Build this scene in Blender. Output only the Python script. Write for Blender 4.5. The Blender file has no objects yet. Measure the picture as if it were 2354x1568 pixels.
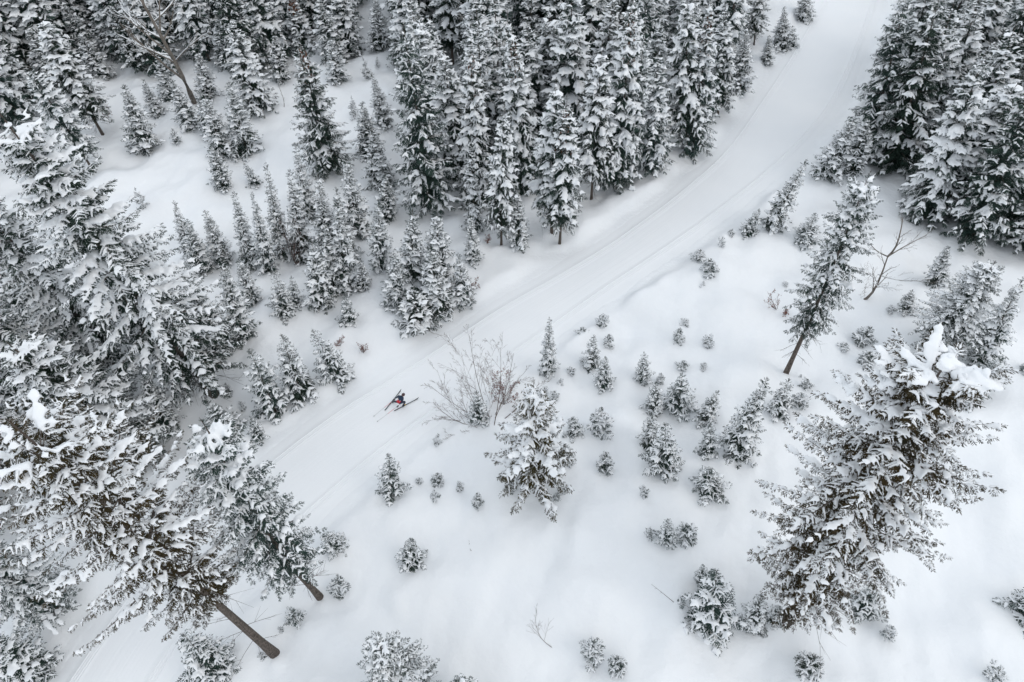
DEBUG = False
import bpy, bmesh, math, random
import numpy as np

# ---------------------------------------------------------------- scene, camera, light
scene = bpy.context.scene
COL = scene.collection
PI = math.pi

PICW, PICH = 2353.0, 1568.0          # the photograph's proportions, used only to aim the camera
FOC, CAM_H = 1569.0, 38.0
PITCH = math.radians(51.9)           # camera looks down into the clearing
ROLL = math.radians(3.4)
_F = np.array([0, math.cos(PITCH), -math.sin(PITCH)])
_r0 = np.array([1.0, 0, 0]); _u0 = np.array([0, math.sin(PITCH), math.cos(PITCH)])
_R = math.cos(ROLL) * _r0 - math.sin(ROLL) * _u0
_U = math.sin(ROLL) * _r0 + math.cos(ROLL) * _u0
CAM = np.array([0.0, 0.0, CAM_H])

cam_data = bpy.data.cameras.new('camera')
cam = bpy.data.objects.new('camera', cam_data); COL.objects.link(cam)
cam_data.sensor_width = 36.0; cam_data.sensor_fit = 'HORIZONTAL'
cam_data.lens = FOC / PICW * 36.0
cam_data.clip_start = 0.1; cam_data.clip_end = 5000
from mathutils import Matrix, Vector
cam.matrix_world = Matrix(((_R[0], _U[0], -_F[0], CAM[0]), (_R[1], _U[1], -_F[1], CAM[1]),
                           (_R[2], _U[2], -_F[2], CAM[2]), (0, 0, 0, 1)))
scene.camera = cam

SUN_EL, SUN_AZ = math.radians(48), math.radians(-60)      # overcast noon, veiled sun to the left
world = bpy.data.worlds.new('World'); scene.world = world; world.use_nodes = True
nt = world.node_tree; nt.nodes.clear()
w_out = nt.nodes.new('ShaderNodeOutputWorld'); w_bg = nt.nodes.new('ShaderNodeBackground')
w_sky = nt.nodes.new('ShaderNodeTexSky'); w_hs = nt.nodes.new('ShaderNodeHueSaturation')
w_sky.sky_type = 'NISHITA'; w_sky.sun_disc = False
w_sky.sun_elevation = SUN_EL; w_sky.sun_rotation = SUN_AZ + PI
w_sky.air_density = 1.6; w_sky.dust_density = 6.0; w_sky.ozone_density = 1.0
w_hs.inputs['Saturation'].default_value = 0.45
w_mx = nt.nodes.new('ShaderNodeMix'); w_mx.data_type = 'RGBA'; w_mx.inputs['Factor'].default_value = 0.72   # even cloud over the clear sky
w_mx.inputs['B'].default_value = (4.85, 5.36, 5.88, 1)
w_bg.inputs['Strength'].default_value = 0.15
nt.links.new(w_sky.outputs[0], w_hs.inputs['Color']); nt.links.new(w_hs.outputs[0], w_mx.inputs['A']); nt.links.new(w_mx.outputs['Result'], w_bg.inputs['Color'])
nt.links.new(w_bg.outputs[0], w_out.inputs['Surface'])

sun_d = bpy.data.lights.new('sun', 'SUN'); sun_d.energy = 0.5; sun_d.angle = math.radians(100)
sun_d.color = (1.0, 0.985, 0.96)
sun = bpy.data.objects.new('sun', sun_d); COL.objects.link(sun)
_sd = Vector((math.cos(SUN_EL) * math.sin(SUN_AZ), math.cos(SUN_EL) * math.cos(SUN_AZ), math.sin(SUN_EL)))
sun.rotation_euler = _sd.to_track_quat('Z', 'Y').to_euler(); sun.location = (0, 0, 80)

scene.view_settings.view_transform = 'Standard'; scene.view_settings.look = 'None'
scene.view_settings.gamma = 1.0; scene.view_settings.use_curve_mapping = False
scene.view_settings.exposure = 0.12
scene.cycles.max_bounces = 6; scene.cycles.diffuse_bounces = 4
scene.cycles.use_denoising = True

# ---------------------------------------------------------------- rays
def ray(px, py):
    a = px - PICW / 2; b = py - PICH / 2
    return _F * FOC + _R * a - _U * b

def at_z(px, py, z=0.0):
    d = ray(px, py); t = (z - CAM[2]) / d[2]
    return CAM + d * t

# ---------------------------------------------------------------- materials
def new_mat(name):
    m = bpy.data.materials.new(name); m.use_nodes = True
    n = m.node_tree; b = n.nodes['Principled BSDF']
    return m, n, b

def noise_node(n, scale, detail=4, coord='Object', vec=None):
    t = n.nodes.new('ShaderNodeTexNoise'); t.inputs['Scale'].default_value = scale
    t.inputs['Detail'].default_value = detail
    if vec is None:
        c = n.nodes.new('ShaderNodeTexCoord'); n.links.new(c.outputs[coord], t.inputs['Vector'])
    else:
        n.links.new(vec, t.inputs['Vector'])
    return t

def ramp_mat(name, cols, scale, rough=0.8, bump=0.0, bscale=None, bdist=0.02, spec=0.2, rand=False, detail=4):
    m, n, b = new_mat(name)
    b.inputs['Roughness'].default_value = rough; b.inputs['Specular IOR Level'].default_value = spec
    t = noise_node(n, scale, detail); r = n.nodes.new('ShaderNodeValToRGB')
    r.color_ramp.elements[0].position = 0.3; r.color_ramp.elements[1].position = 0.7
    r.color_ramp.elements[0].color = (*cols[0], 1); r.color_ramp.elements[1].color = (*cols[1], 1)
    n.links.new(t.outputs['Fac'], r.inputs['Fac']); last = r.outputs['Color']
    if rand:                                            # each tree its own slight hue and value
        oi = n.nodes.new('ShaderNodeObjectInfo'); hs = n.nodes.new('ShaderNodeHueSaturation')
        mp = n.nodes.new('ShaderNodeMapRange'); mp.inputs['To Min'].default_value = 0.7; mp.inputs['To Max'].default_value = 1.35
        n.links.new(oi.outputs['Random'], mp.inputs['Value']); n.links.new(mp.outputs[0], hs.inputs['Value'])
        mp2 = n.nodes.new('ShaderNodeMapRange'); mp2.inputs['To Min'].default_value = 0.47; mp2.inputs['To Max'].default_value = 0.53
        n.links.new(oi.outputs['Random'], mp2.inputs['Value']); n.links.new(mp2.outputs[0], hs.inputs['Hue'])
        n.links.new(last, hs.inputs['Color']); last = hs.outputs['Color']
    n.links.new(last, b.inputs['Base Color'])
    if bump > 0:
        t2 = noise_node(n, bscale or scale * 3, 6); bp = n.nodes.new('ShaderNodeBump')
        bp.inputs['Strength'].default_value = bump; bp.inputs['Distance'].default_value = bdist
        n.links.new(t2.outputs['Fac'], bp.inputs['Height']); n.links.new(bp.outputs[0], b.inputs['Normal'])
    return m

MAT = {}
MAT['snow_tree'] = ramp_mat('snow_on_branches', ((0.88, 0.90, 0.925), (0.925, 0.935, 0.95)), 2.0, 0.75, 0.35, 14, 0.03, 0.15)
MAT['needle'] = ramp_mat('spruce_needles', ((0.013, 0.028, 0.024), (0.034, 0.058, 0.044)), 1.3, 0.75, rand=True)
MAT['needle_olive'] = ramp_mat('olive_spruce_needles', ((0.022, 0.022, 0.008), (0.075, 0.058, 0.018)), 1.5, 0.75, rand=True)
MAT['bark'] = ramp_mat('bark', ((0.050, 0.040, 0.035), (0.20, 0.168, 0.145)), 9, 0.9, 1.0, 22, 0.05)
MAT['bark_pale'] = ramp_mat('pale_bark', ((0.10, 0.085, 0.072), (0.24, 0.215, 0.19)), 3.5, 0.9, 0.6, 14, 0.03)
MAT['twig'] = ramp_mat('bare_twig', ((0.070, 0.043, 0.036), (0.130, 0.088, 0.072)), 3, 0.9)
MAT['dead_twig'] = ramp_mat('dead_twig', ((0.060, 0.046, 0.040), (0.11, 0.088, 0.076)), 3, 0.9)
MAT['cone'] = ramp_mat('spruce_cone', ((0.10, 0.042, 0.026), (0.20, 0.095, 0.055)), 6, 0.8)
MAT['beech_leaf'] = ramp_mat('withered_beech_leaf', ((0.15, 0.065, 0.052), (0.27, 0.14, 0.115)), 6, 0.8)

# ---------------------------------------------------------------- mesh helpers
def mk_mesh(name, verts, tris, mats, midx=None, smooth=False, quads=None):
    me = bpy.data.meshes.new(name)
    verts = np.asarray(verts, dtype=np.float32)
    nv = len(verts); f = []
    loops = []; starts = []; tot = []
    k = 0
    if tris is not None and len(tris):
        tris = np.asarray(tris, dtype=np.int32); loops.append(tris.ravel())
        starts.append(np.arange(len(tris)) * 3); tot.append(np.full(len(tris), 3)); k = len(tris) * 3
    if quads is not None and len(quads):
        quads = np.asarray(quads, dtype=np.int32); loops.append(quads.ravel())
        starts.append(k + np.arange(len(quads)) * 4); tot.append(np.full(len(quads), 4))
    loops = np.concatenate(loops).astype(np.int32); starts = np.concatenate(starts).astype(np.int32)
    me.vertices.add(nv); me.vertices.foreach_set('co', verts.ravel())
    me.loops.add(len(loops)); me.loops.foreach_set('vertex_index', loops)
    me.polygons.add(len(starts)); me.polygons.foreach_set('loop_start', starts)
    try: me.polygons.foreach_set('loop_total', np.concatenate(tot).astype(np.int32))
    except Exception: pass
    me.polygons.foreach_set('use_smooth', np.full(len(starts), bool(smooth)))
    for m in (mats if isinstance(mats, (list, tuple)) else [mats]): me.materials.append(m)
    if midx is not None: me.polygons.foreach_set('material_index', np.asarray(midx, dtype=np.int32))
    me.update(calc_edges=True)
    return me

def link(name, me, parent=None):
    o = bpy.data.objects.new(name, me); COL.objects.link(o)
    if parent is not None: o.parent = parent
    return o

class Soup:
    def __init__(s): s.v = []; s.t = []; s.n = 0
    def add(s, v, t):
        v = np.asarray(v, float).reshape(-1, 3); s.v.append(v); s.t.append(np.asarray(t, int).reshape(-1, 3) + s.n); s.n += len(v)
    def stamp(s, tmpl, M, T):
        """many placed copies of one small template: M (k,3,3) columns = axes, T (k,3)"""
        if len(T) == 0: return
        V, F = tmpl; M = np.asarray(M); T = np.asarray(T)
        W = np.einsum('kij,nj->kni', M, V) + T[:, None, :]
        k, n = len(T), len(V)
        Fi = (F[None] + (np.arange(k) * n)[:, None, None]).reshape(-1, 3)
        s.add(W.reshape(-1, 3), Fi)
    def mesh(s, name, mat, smooth=False):
        return mk_mesh(name, np.concatenate(s.v), np.concatenate(s.t), mat, smooth=smooth)

def unit(a): return a / (np.linalg.norm(a, axis=-1, keepdims=True) + 1e-9)

def tube(soup, pts, rad, sides=6, cap=True, squash=1.0, lift=0.0, rng=None, lump=0.0):
    """tapered tube along pts; squash<1 flattens it vertically; lump roughens it"""
    pts = np.asarray(pts, float); n = len(pts); rad = np.broadcast_to(np.asarray(rad, float), (n,))
    tan = unit(np.gradient(pts, axis=0))
    ref = np.where(np.abs(tan[:, 2:3]) > 0.9, np.array([[1.0, 0, 0]]), np.array([[0, 0, 1.0]]))
    a = unit(np.cross(tan, ref)); b = unit(np.cross(a, tan))
    ang = np.linspace(0, 2 * PI, sides, endpoint=False)
    rr = rad[:, None] * np.ones((1, sides))
    if lump and rng is not None: rr = rr * (1 + lump * rng.uniform(-1, 1, rr.shape))
    V = pts[:, None, :] + rr[..., None] * (np.cos(ang)[None, :, None] * a[:, None, :] + squash * np.sin(ang)[None, :, None] * b[:, None, :])
    V = V.reshape(-1, 3); V[:, 2] += lift
    i = np.arange(n - 1)[:, None] * sides; j = np.arange(sides)[None, :]; jn = (j + 1) % sides
    q = np.stack([i + j, i + jn, i + sides + jn, i + sides + j], -1).reshape(-1, 4)
    T = np.concatenate([q[:, [0, 1, 2]], q[:, [0, 2, 3]]])
    if cap:
        c0 = len(V); V = np.vstack([V, pts[0] + [0, 0, lift], pts[-1] + [0, 0, lift]])
        jj = np.arange(sides); e = (n - 1) * sides
        T = np.vstack([T, np.stack([np.full(sides, c0), (jj + 1) % sides, jj], -1), np.stack([np.full(sides, c0 + 1), e + jj, e + (jj + 1) % sides], -1)])
    soup.add(V, T)

# ---------------------------------------------------------------- spruce twig and snow templates (unit length along +x)
def needle_template(seed, nside=4, wid=0.055, ang=48, lenf=0.42, var=12):
    rg = np.random.default_rng(seed); V = []; T = []
    def finger(p, d, l, w):
        p = np.array(p); d = np.array(d) / np.linalg.norm(d)
        a = np.cross(d, [0, 0, 1.0]); a /= np.linalg.norm(a); b = np.cross(a, d)
        r = rg.uniform(-0.95, 0.95); a = a * math.cos(r) + b * math.sin(r)
        k = len(V); m = p + d * l * 0.5
        V.extend([p, m + a * w, p + d * l, m - a * w]); T.extend([(k, k + 1, k + 2), (k, k + 2, k + 3)])
    finger((0, 0, 0), (1, 0, -0.12), 1.0, wid)
    for i in range(nside):
        for sg in (-1, 1):
            x = 0.1 + 0.72 * (i + 0.5 * (sg > 0) + rg.uniform(-.15, .15)) / nside
            a = math.radians(ang + rg.uniform(-var, var))
            l = lenf * (1.05 - 0.75 * x) * rg.uniform(0.8, 1.2) + 0.1
            finger((x, 0, -0.12 * x), (math.cos(a), sg * math.sin(a), rg.uniform(-0.55 - var * .006, -0.17 + var * .006)), l, wid * 0.85)
    return np.array(V), np.array(T)

def snow_template(seed, lobes=5, w=0.25, h=0.12, soft=False):
    """a lobed white cushion: fingers along the side twigs, raised spine"""
    rg = np.random.default_rng(seed)
    out = []; xs = np.linspace(0.06, 0.97, lobes * 2 + 1)
    def side(sg):
        p = []
        for i, x in enumerate(xs):
            lo = (i % 2 == 1)
            ww = w * (1.15 - 0.8 * x) * (rg.uniform(0.5, 1.4) if lo else rg.uniform(0.3, 0.85))
            if soft: ww = w * (1.05 - 0.6 * x) * rg.uniform(.7, 1.15); lo = False
            p.append((x + (0.07 if lo else 0.0) + rg.uniform(-.02, .02), sg * ww, -0.12 * x - ww * (0.55 if lo else 0.3) * rg.uniform(.7, 1.3)))
        return p
    L = side(1); Rr = side(-1)
    n = len(xs)
    rid = [(x, rg.uniform(-.03, .03), -0.1 * x + h * (math.sin(PI * min(1, (i + 1.2) / (n + .6))) ** 0.6) * rg.uniform(.7, 1.25)) for i, x in enumerate(xs)]
    V = np.array(L + rid + Rr + [(0.0, 0, -0.02), (1.05, 0, -0.15)])
    T = []
    for i in range(n - 1):
        T += [(i, n + i, n + i + 1), (i, n + i + 1, i + 1)]
        T += [(n + i, 2 * n + i, 2 * n + i + 1), (n + i, 2 * n + i + 1, n + i + 1)]
    a, e = 3 * n, 3 * n + 1
    for i in range(n - 1): T += [(i, i + 1, 2 * n + i + 1), (i, 2 * n + i + 1, 2 * n + i)]      # closed underneath
    T += [(a, 0, 2 * n), (e, 3 * n - 1, n - 1)]
    T += [(a, n, 0), (a, 2 * n, n), (e, n - 1, 2 * n - 1), (e, 2 * n - 1, 3 * n - 1)]
    return V, np.array(T)

def lump_template(seed):
    """rounded heap of snow, unit radius, flat below"""
    rg = np.random.default_rng(seed); n = 9; V = [(rg.uniform(-.15, .15), rg.uniform(-.15, .15), 0.42)]; T = []
    base = np.array([rg.uniform(.55, 1.3) for _ in range(n)])
    for (r, z) in ((0.55, 0.36), (0.95, 0.10), (0.85, -0.22)):
        for k in range(n):
            q = r * (base[k] if r > .6 else .5 + .5 * base[k]) * rg.uniform(.9, 1.1); a = 2 * PI * (k + rg.uniform(-.2, .2)) / n
            V.append((q * math.cos(a), q * math.sin(a), z + rg.uniform(-.09, .09)))
    for k in range(n): T.append((0, 1 + k, 1 + (k + 1) % n))
    for r in range(2):
        for k in range(n):
            a = 1 + r * n + k; b = 1 + r * n + (k + 1) % n; c = a + n; d = b + n
            T += [(a, c, d), (a, d, b)]
    c = len(V); V.append((0, 0, -.25))
    for k in range(n): T.append((c, 1 + 2 * n + (k + 1) % n, 1 + 2 * n + k))
    return np.array(V, float), np.array(T)

NEEDLE = [needle_template(i, 4) for i in range(4)]
NEEDLE_LITE = [needle_template(10 + i, 3, 0.065) for i in range(3)]
NEEDLE_FINE = [needle_template(20 + i, 5, 0.050, 52, 0.42, 26) for i in range(7)]
SNOWT = [snow_template(30 + i, 4, 0.27, 0.13) for i in range(5)]
SNOWL = [snow_template(50 + i, 2, 0.27, 0.14) for i in range(5)]
SNOWF = [snow_template(40 + i, 2, 0.26, 0.20, True) for i in range(6)]
FROST = [snow_template(80 + i, 3, 0.26, 0.06) for i in range(4)]
LUMP = [lump_template(60 + i) for i in range(8)]

def fused(soup, name, voxel, it=3, frost=None):
    """the single cushions melt into irregular pads"""
    o = link('tmp', soup.mesh('tmp', MAT['snow_tree'], True))
    r = o.modifiers.new('r', 'REMESH'); r.mode = 'VOXEL'; r.voxel_size = voxel; r.use_smooth_shade = True
    s = o.modifiers.new('s', 'SMOOTH'); s.factor = .5; s.iterations = it
    me = bpy.data.meshes.new_from_object(o.evaluated_get(bpy.context.evaluated_depsgraph_get())); me.name = name
    old = o.data; bpy.data.objects.remove(o); bpy.data.meshes.remove(old)
    if frost is not None and frost.v:
        fm = frost.mesh('tmp', MAT['snow_tree'], True); bm = bmesh.new(); bm.from_mesh(me); bm.from_mesh(fm); bm.to_mesh(me); bm.free(); bpy.data.meshes.remove(fm)
    if DEBUG: print('fused', name, len(me.polygons))
    return me

def crown(seed, H, R, cb=0.06, dz=0.4, nb=6, lt=0.55, sp=0.26, e_bot=-12, e_top=38, droop=0.30, psnow=0.75, ppad=0.25,
          pad=0.16, pe=0.85, curtain=0.5, trunk_r=0.13, needles=NEEDLE, snows=SNOWT, lumpy=0.03, inner=0.22, leader=0.5,
          ragged=0.25, onesided=0.0, bend=0.0, dead=0, snow_h=1.0, sides=8, lower_r=0.6, mid=0.12, dark_low=0.35, ramp=2.2, coher=0.5, az0=None, tipw=1.0, bald=0.12, inn0=0.05, pfrost=0.5):
    """returns meshes (trunk, needles, snow, dead twigs) of one spruce standing at the origin"""
    rg = np.random.default_rng(seed)
    wood, green, white, dtw, frost = Soup(), Soup(), Soup(), Soup(), Soup()
    fx = [[] for _ in FROST]; fT = [[] for _ in FROST]
    nx = [[] for _ in needles]; nT = [[] for _ in needles]; sx = [[] for _ in snows]; sT = [[] for _ in snows]
    lx = [[] for _ in LUMP]; lT = [[] for _ in LUMP]
    zb = cb * H
    az_b = rg.uniform(0, 2 * PI) if az0 is None else az0
    def axis(z):
        q = z / H
        return np.array([bend * H * math.sin(q * PI) * math.cos(az_b), bend * H * math.sin(q * PI) * math.sin(az_b), z])
    zs = np.linspace(0, H * 0.985, 12)
    tube(wood, [axis(z) - np.array([0, 0, 0.4 if z == 0 else 0]) for z in zs], trunk_r * (1 - zs / H * 0.95) * np.where(zs < 0.3, 1.3, 1), sides)
    f1, f2, f3 = rg.uniform(0, 6, 3)
    def put(kind, X, T, P, l, wv=1.0, hv=1.0, roll=None):
        """sprays along directions X at points P with lengths l"""
        n = len(P)
        if n == 0: return
        X = unit(X); up = np.tile(np.array([[0, 0, 1.0]]), (n, 1)) + rg.normal(0, 0.18, (n, 3))
        Y = unit(np.cross(up, X)); Z = np.cross(X, Y)
        M = np.stack([X * l[:, None], Y * (l * wv)[:, None], Z * (l * hv)[:, None]], -1)
        ch = rg.integers(0, len(kind), n)
        bx, bT = (nx, nT) if kind is needles else ((fx, fT) if kind is FROST else (sx, sT))
        for k in range(len(kind)):
            q = ch == k
            if q.any(): bx[k].append(M[q]); bT[k].append(P[q])
    z = zb
    while z < H - 0.04 * H - 0.1:
        t = (z - zb) / (H - zb)
        n = max(3, int(round(nb - 1.5 * t + rg.uniform(-0.8, 0.8))))
        a0 = rg.uniform(0, 2 * PI)
        for i in range(n):
            az = a0 + 2 * PI * (i + rg.uniform(-.3, .3)) / n
            zi = z + rg.uniform(-.5, .5) * dz
            prof = max(0.0, 1 - t) ** pe * (lower_r + (1 - lower_r) * min(1, (t + .02) / mid))
            L = R * prof * rg.uniform(1 - ragged, 1 + ragged * 0.5) * max(.12, 1 + onesided * math.cos(az - az_b) * min(1, (1.1 - t) * 2.5)) + 0.05 * R + 0.06
            el = math.radians(e_bot + (e_top - e_bot) * t ** 1.3 + rg.uniform(-7, 7))
            dh = np.array([math.cos(az), math.sin(az), 0]); lat = np.array([-math.sin(az), math.cos(az), 0])
            p0 = axis(zi)
            m = max(2, int(L / sp)); dr = droop * rg.uniform(0.6, 1.3) * (1 - 0.5 * t)
            def pos(s):
                s = np.asarray(s)[:, None]
                return p0 + L * (s * math.cos(el) * dh + np.array([0, 0, 1.0]) * (s * math.sin(el) - dr * s ** 2 + 0.35 * dr * s ** 4)) + lat * (L * 0.08 * np.sin(s * 3 + az * 5))
            if L > 0.45: tube(wood, pos(np.linspace(0, 0.9, 4)), np.linspace(max(.008, L * .012), 0.004, 4), 3, cap=False)
            inn = inn0 if L > .8 else .05
            s = inn + (1 - inn) * (np.arange(m) + rg.uniform(.1, .9, m)) / m
            P = pos(s); Tn = unit(pos(s + 0.03) - pos(s - 0.03))
            Ps, Xs, Ls, Ss = [], [], [], []
            for sg in (-1, 1):
                th = np.radians(rg.uniform(38, 68, m))
                dn = rg.uniform(0.1, 1.0, m) * curtain
                X = Tn * np.cos(th)[:, None] + sg * lat * np.sin(th)[:, None] - np.array([0, 0, 1.0]) * dn[:, None]
                l = np.minimum(lt * (0.55 + 0.75 * (1 - s)) * rg.uniform(0.75, 1.2, m), 0.62 * L + 0.05)
                Ps.append(P + rg.normal(0, .03, P.shape) * lt); Xs.append(X); Ls.append(l); Ss.append(s)
            Ps.append(P[-1:]); Xs.append(Tn[-1:]); Ls.append(np.array([min(lt * .8, .5 * L + .05)])); Ss.append(np.array([1.0]))
            Ps = np.vstack(Ps); Xs = np.vstack(Xs); Ls = np.concatenate(Ls); Ss = np.concatenate(Ss)
            put(needles, Xs, None, Ps, Ls)
            # snow cover: patchy in height and azimuth, thin near the stem and low in the crown
            patch = 0.5 + 0.5 * math.sin(az * 2 + f1 + zi * 2.3) * math.sin(zi * 1.1 * 8 / H * 2 + f2 + az)
            cover = 1.15 if rg.random() > coher * .55 else rg.uniform(.1, .5)
            ps = psnow * cover * (0.7 + 0.45 * patch) * (dark_low + (1 - dark_low) * min(1, t * ramp)) * np.clip((Ss - bald) * 2.4, 0, 1.1)
            q = rg.random(len(Ss)) < ps
            if q.any():
                put(snows, Xs[q], None, Ps[q] + np.array([0, 0, 0.05 * lt]), Ls[q] * 0.97, rg.uniform(0.85, 1.5, q.sum()) * tipw, rg.uniform(0.8, 1.5, q.sum()) * snow_h)
            qf = ~q & (rg.random(len(Ss)) < pfrost * (.45 + .55 * min(1, t * 2)) * np.clip((Ss - .1) * 3, 0, 1))      # thin frosting on the rest
            if qf.any(): put(FROST, Xs[qf], None, Ps[qf] + np.array([0, 0, 0.05 * lt]), Ls[qf] * 0.9, rg.uniform(.5, 1.0, qf.sum()), rg.uniform(.5, .9, qf.sum()))
            if rg.random() < ppad * (0.5 + patch) * (dark_low + (1 - dark_low) * min(1, t * ramp)) * (cover > .6) and L > 0.3:
                a, b = rg.uniform(.25, .5), rg.uniform(.72, 1.0)
                npd = rg.integers(3, 6); ss = np.linspace(a, b, npd) + rg.uniform(-.04, .04, npd); pp = pos(ss); w = pad * rg.uniform(.6, 1.35) * min(1, .35 + L / 2)
                tt = unit(pos(ss + .03) - pos(ss - .03))
                for q in range(npd):
                    j = rg.integers(len(LUMP)); rr = w * rg.uniform(.65, 1.25); sd = unit(np.cross([0, 0, 1.0], tt[q])); nn = np.cross(tt[q], sd); st = max(1.0, L * (b - a) / npd / max(w, .02) * .75)
                    lx[j].append(np.stack([tt[q] * rr * min(st, 2.2), sd * rr, nn * rr * rg.uniform(.6, .95)], -1)); lT[j].append(pp[q] + sd * rg.uniform(-.3, .3) * w + [0, 0, rr * .25])
            k = rg.poisson(lumpy * m)
            for _ in range(k):
                j = rg.integers(len(LUMP)); rr = pad * rg.uniform(.3, 1.0) ** 1.3 * min(1, .3 + L)
                aa = rg.uniform(0, 6.28); c, sn = math.cos(aa) * rr, math.sin(aa) * rr
                lx[j].append(np.array([[c * 1.3, -sn, 0], [sn * 1.3, c, 0], [0, 0, rr * .8]])); lT[j].append(Ps[rg.integers(len(Ps))] + [0, 0, rr * .25])
        z += dz * rg.uniform(.8, 1.2) * (1.0 if t < .6 else 0.8)
    # leader
    tip = axis(H)
    if leader > 0:
        Ls_ = (.05 * H + .08) * leader; n = 5
        tube(dtw, [tip - [0, 0, .05 * H], tip + [0, 0, Ls_ * .5], tip + [0, 0, Ls_]], [max(.010, .0016 * H), max(.008, .0012 * H), .003], 4, False)
        for q in (-.2, .25, .6):
            X = np.stack([rg.normal(0, 1, n), rg.normal(0, 1, n), np.full(n, .75)], -1)
            put(needles, X, None, np.tile(tip + [0, 0, Ls_ * q], (n, 1)), np.full(n, Ls_ * .55 * (1.1 - q)), 0.5)
    for _ in range(2 if ppad > 0.12 else 0):
        j = rg.integers(len(LUMP)); rr = pad * rg.uniform(.5, .9)
        lx[j].append(np.diag([rr, rr, rr * 1.3])); lT[j].append(axis(H * rg.uniform(.93, .99)))
    for k, tm in enumerate(needles):
        if nx[k]: green.stamp(tm, np.concatenate(nx[k]), np.concatenate(nT[k]))
    for k, tm in enumerate(snows):
        if sx[k]: white.stamp(tm, np.concatenate(sx[k]), np.concatenate(sT[k]))
    for k, tm in enumerate(LUMP):
        if lx[k]: white.stamp(tm, np.array(lx[k]), np.array(lT[k]))
    # bare dead branches below the crown
    for _ in range(dead):
        zi = rg.uniform(.10, max(.16, cb * 1.35)) * H; az = rg.uniform(0, 6.28); l = rg.uniform(.2, .6) * R
        d = np.array([math.cos(az), math.sin(az), rg.uniform(-.35, .05)]); p = axis(zi)
        pts = [p + d * l * q + np.array([0, 0, -.25 * l * q * q]) for q in (0, .4, .75, 1)]
        tube(dtw, pts, [.014, .011, .008, .004], 3, False)
        for _ in range(5):
            q = rg.uniform(.3, 1); e = d + rg.normal(0, .6, 3); b = p + d * l * q + np.array([0, 0, -.25 * l * q * q])
            tube(dtw, [b, b + e * l * .3], [.007, .003], 3, False)
    for k, tm in enumerate(FROST):
        if fx[k]: frost.stamp(tm, np.concatenate(fx[k]), np.concatenate(fT[k]))
    return wood, green, white, dtw, frost

# ---------------------------------------------------------------- the groomed trail: two edges traced on the ground
EDGE_L = [(-260, 2050), (-40, 1760), (116, 1565), (176, 1438), (300, 1290), (440, 1167), (570, 1050), (660, 980), (800, 885), (1000, 770), (1090, 700), (1220, 632), (1350, 560),
          (1520, 440), (1640, 340), (1710, 240), (1770, 155), (1830, 60), (1880, -25), (1925, -130), (1960, -230)]
EDGE_R = [(250, 2050), (310, 1760), (400, 1560), (500, 1440), (640, 1310), (772, 1192), (853, 1111), (1010, 990), (1160, 880), (1290, 790), (1370, 728),
          (1423, 690), (1581, 585), (1639, 545), (1825, 394), (1941, 267), (1985, 170), (2025, 60), (2050, -25), (2080, -130), (2100, -230)]
def resample(p, n):
    p = np.array([at_z(*q)[:2] for q in p]); d = np.concatenate([[0], np.cumsum(np.linalg.norm(np.diff(p, axis=0), axis=1))])
    u = np.linspace(0, d[-1], n); o = np.stack([np.interp(u, d, p[:, k]) for k in (0, 1)], -1)
    for _ in range(14): o[1:-1] = 0.25 * o[:-2] + 0.5 * o[1:-1] + 0.25 * o[2:]
    return o
NT = 150
TL, TR = resample(EDGE_L, NT), resample(EDGE_R, NT)
_ext = lambda P: np.vstack([P[0] - (P[4] - P[0]) / np.linalg.norm(P[4] - P[0]) * 60, P, P[-1] + (P[-1] - P[-5]) / np.linalg.norm(P[-1] - P[-5]) * 90])
TL, TR = _ext(TL), _ext(TR)
TC = 0.5 * (TL + TR)
for _ in range(10): TC[1:-1] = 0.25 * TC[:-2] + 0.5 * TC[1:-1] + 0.25 * TC[2:]
def to_line(P, L):                       # distance of every point of P from the polyline L
    best = np.full(len(P), 1e9)
    for a, b in zip(L[:-1], L[1:]):
        ab = b - a; q = np.clip(((P - a) @ ab) / (ab @ ab), 0, 1); best = np.minimum(best, np.linalg.norm(P - a - q[:, None] * ab, axis=1))
    return best
_dl, _dr = to_line(TC, TL), to_line(TC, TR)
_tn = np.gradient(TC, axis=0); _tn /= np.linalg.norm(_tn, axis=1, keepdims=True); _nr = np.stack([-_tn[:, 1], _tn[:, 0]], -1)
if ((TL - TC) * _nr).sum(1).mean() < 0: _nr = -_nr
TC = TC + _nr * ((_dl - _dr) / 2)[:, None]; TW = 0.5 * (_dl + _dr)
for _ in range(10): TW[1:-1] = 0.25 * TW[:-2] + 0.5 * TW[1:-1] + 0.25 * TW[2:]
TL, TR = TC + _nr * TW[:, None], TC - _nr * TW[:, None]         # edges square to the centre line

def trail_side(x, y):
    """distance outside the trail edge (negative on the trail) and side (+1 left of the direction of travel)"""
    x = np.atleast_1d(np.asarray(x, float)); y = np.atleast_1d(np.asarray(y, float))
    best = np.full(x.shape, 1e9); side = np.zeros(x.shape)
    for i in range(len(TC) - 1):
        a, b = TC[i], TC[i + 1]; ab = b - a; l2 = ab @ ab
        u = np.clip(((x - a[0]) * ab[0] + (y - a[1]) * ab[1]) / l2, 0, 1)
        dx, dy = x - a[0] - u * ab[0], y - a[1] - u * ab[1]
        d = np.hypot(dx, dy) - (TW[i] * (1 - u) + TW[i + 1] * u)
        q = d < best; best = np.where(q, d, best); side = np.where(q, np.sign(ab[0] * dy - ab[1] * dx), side)
    return best, side

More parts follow.
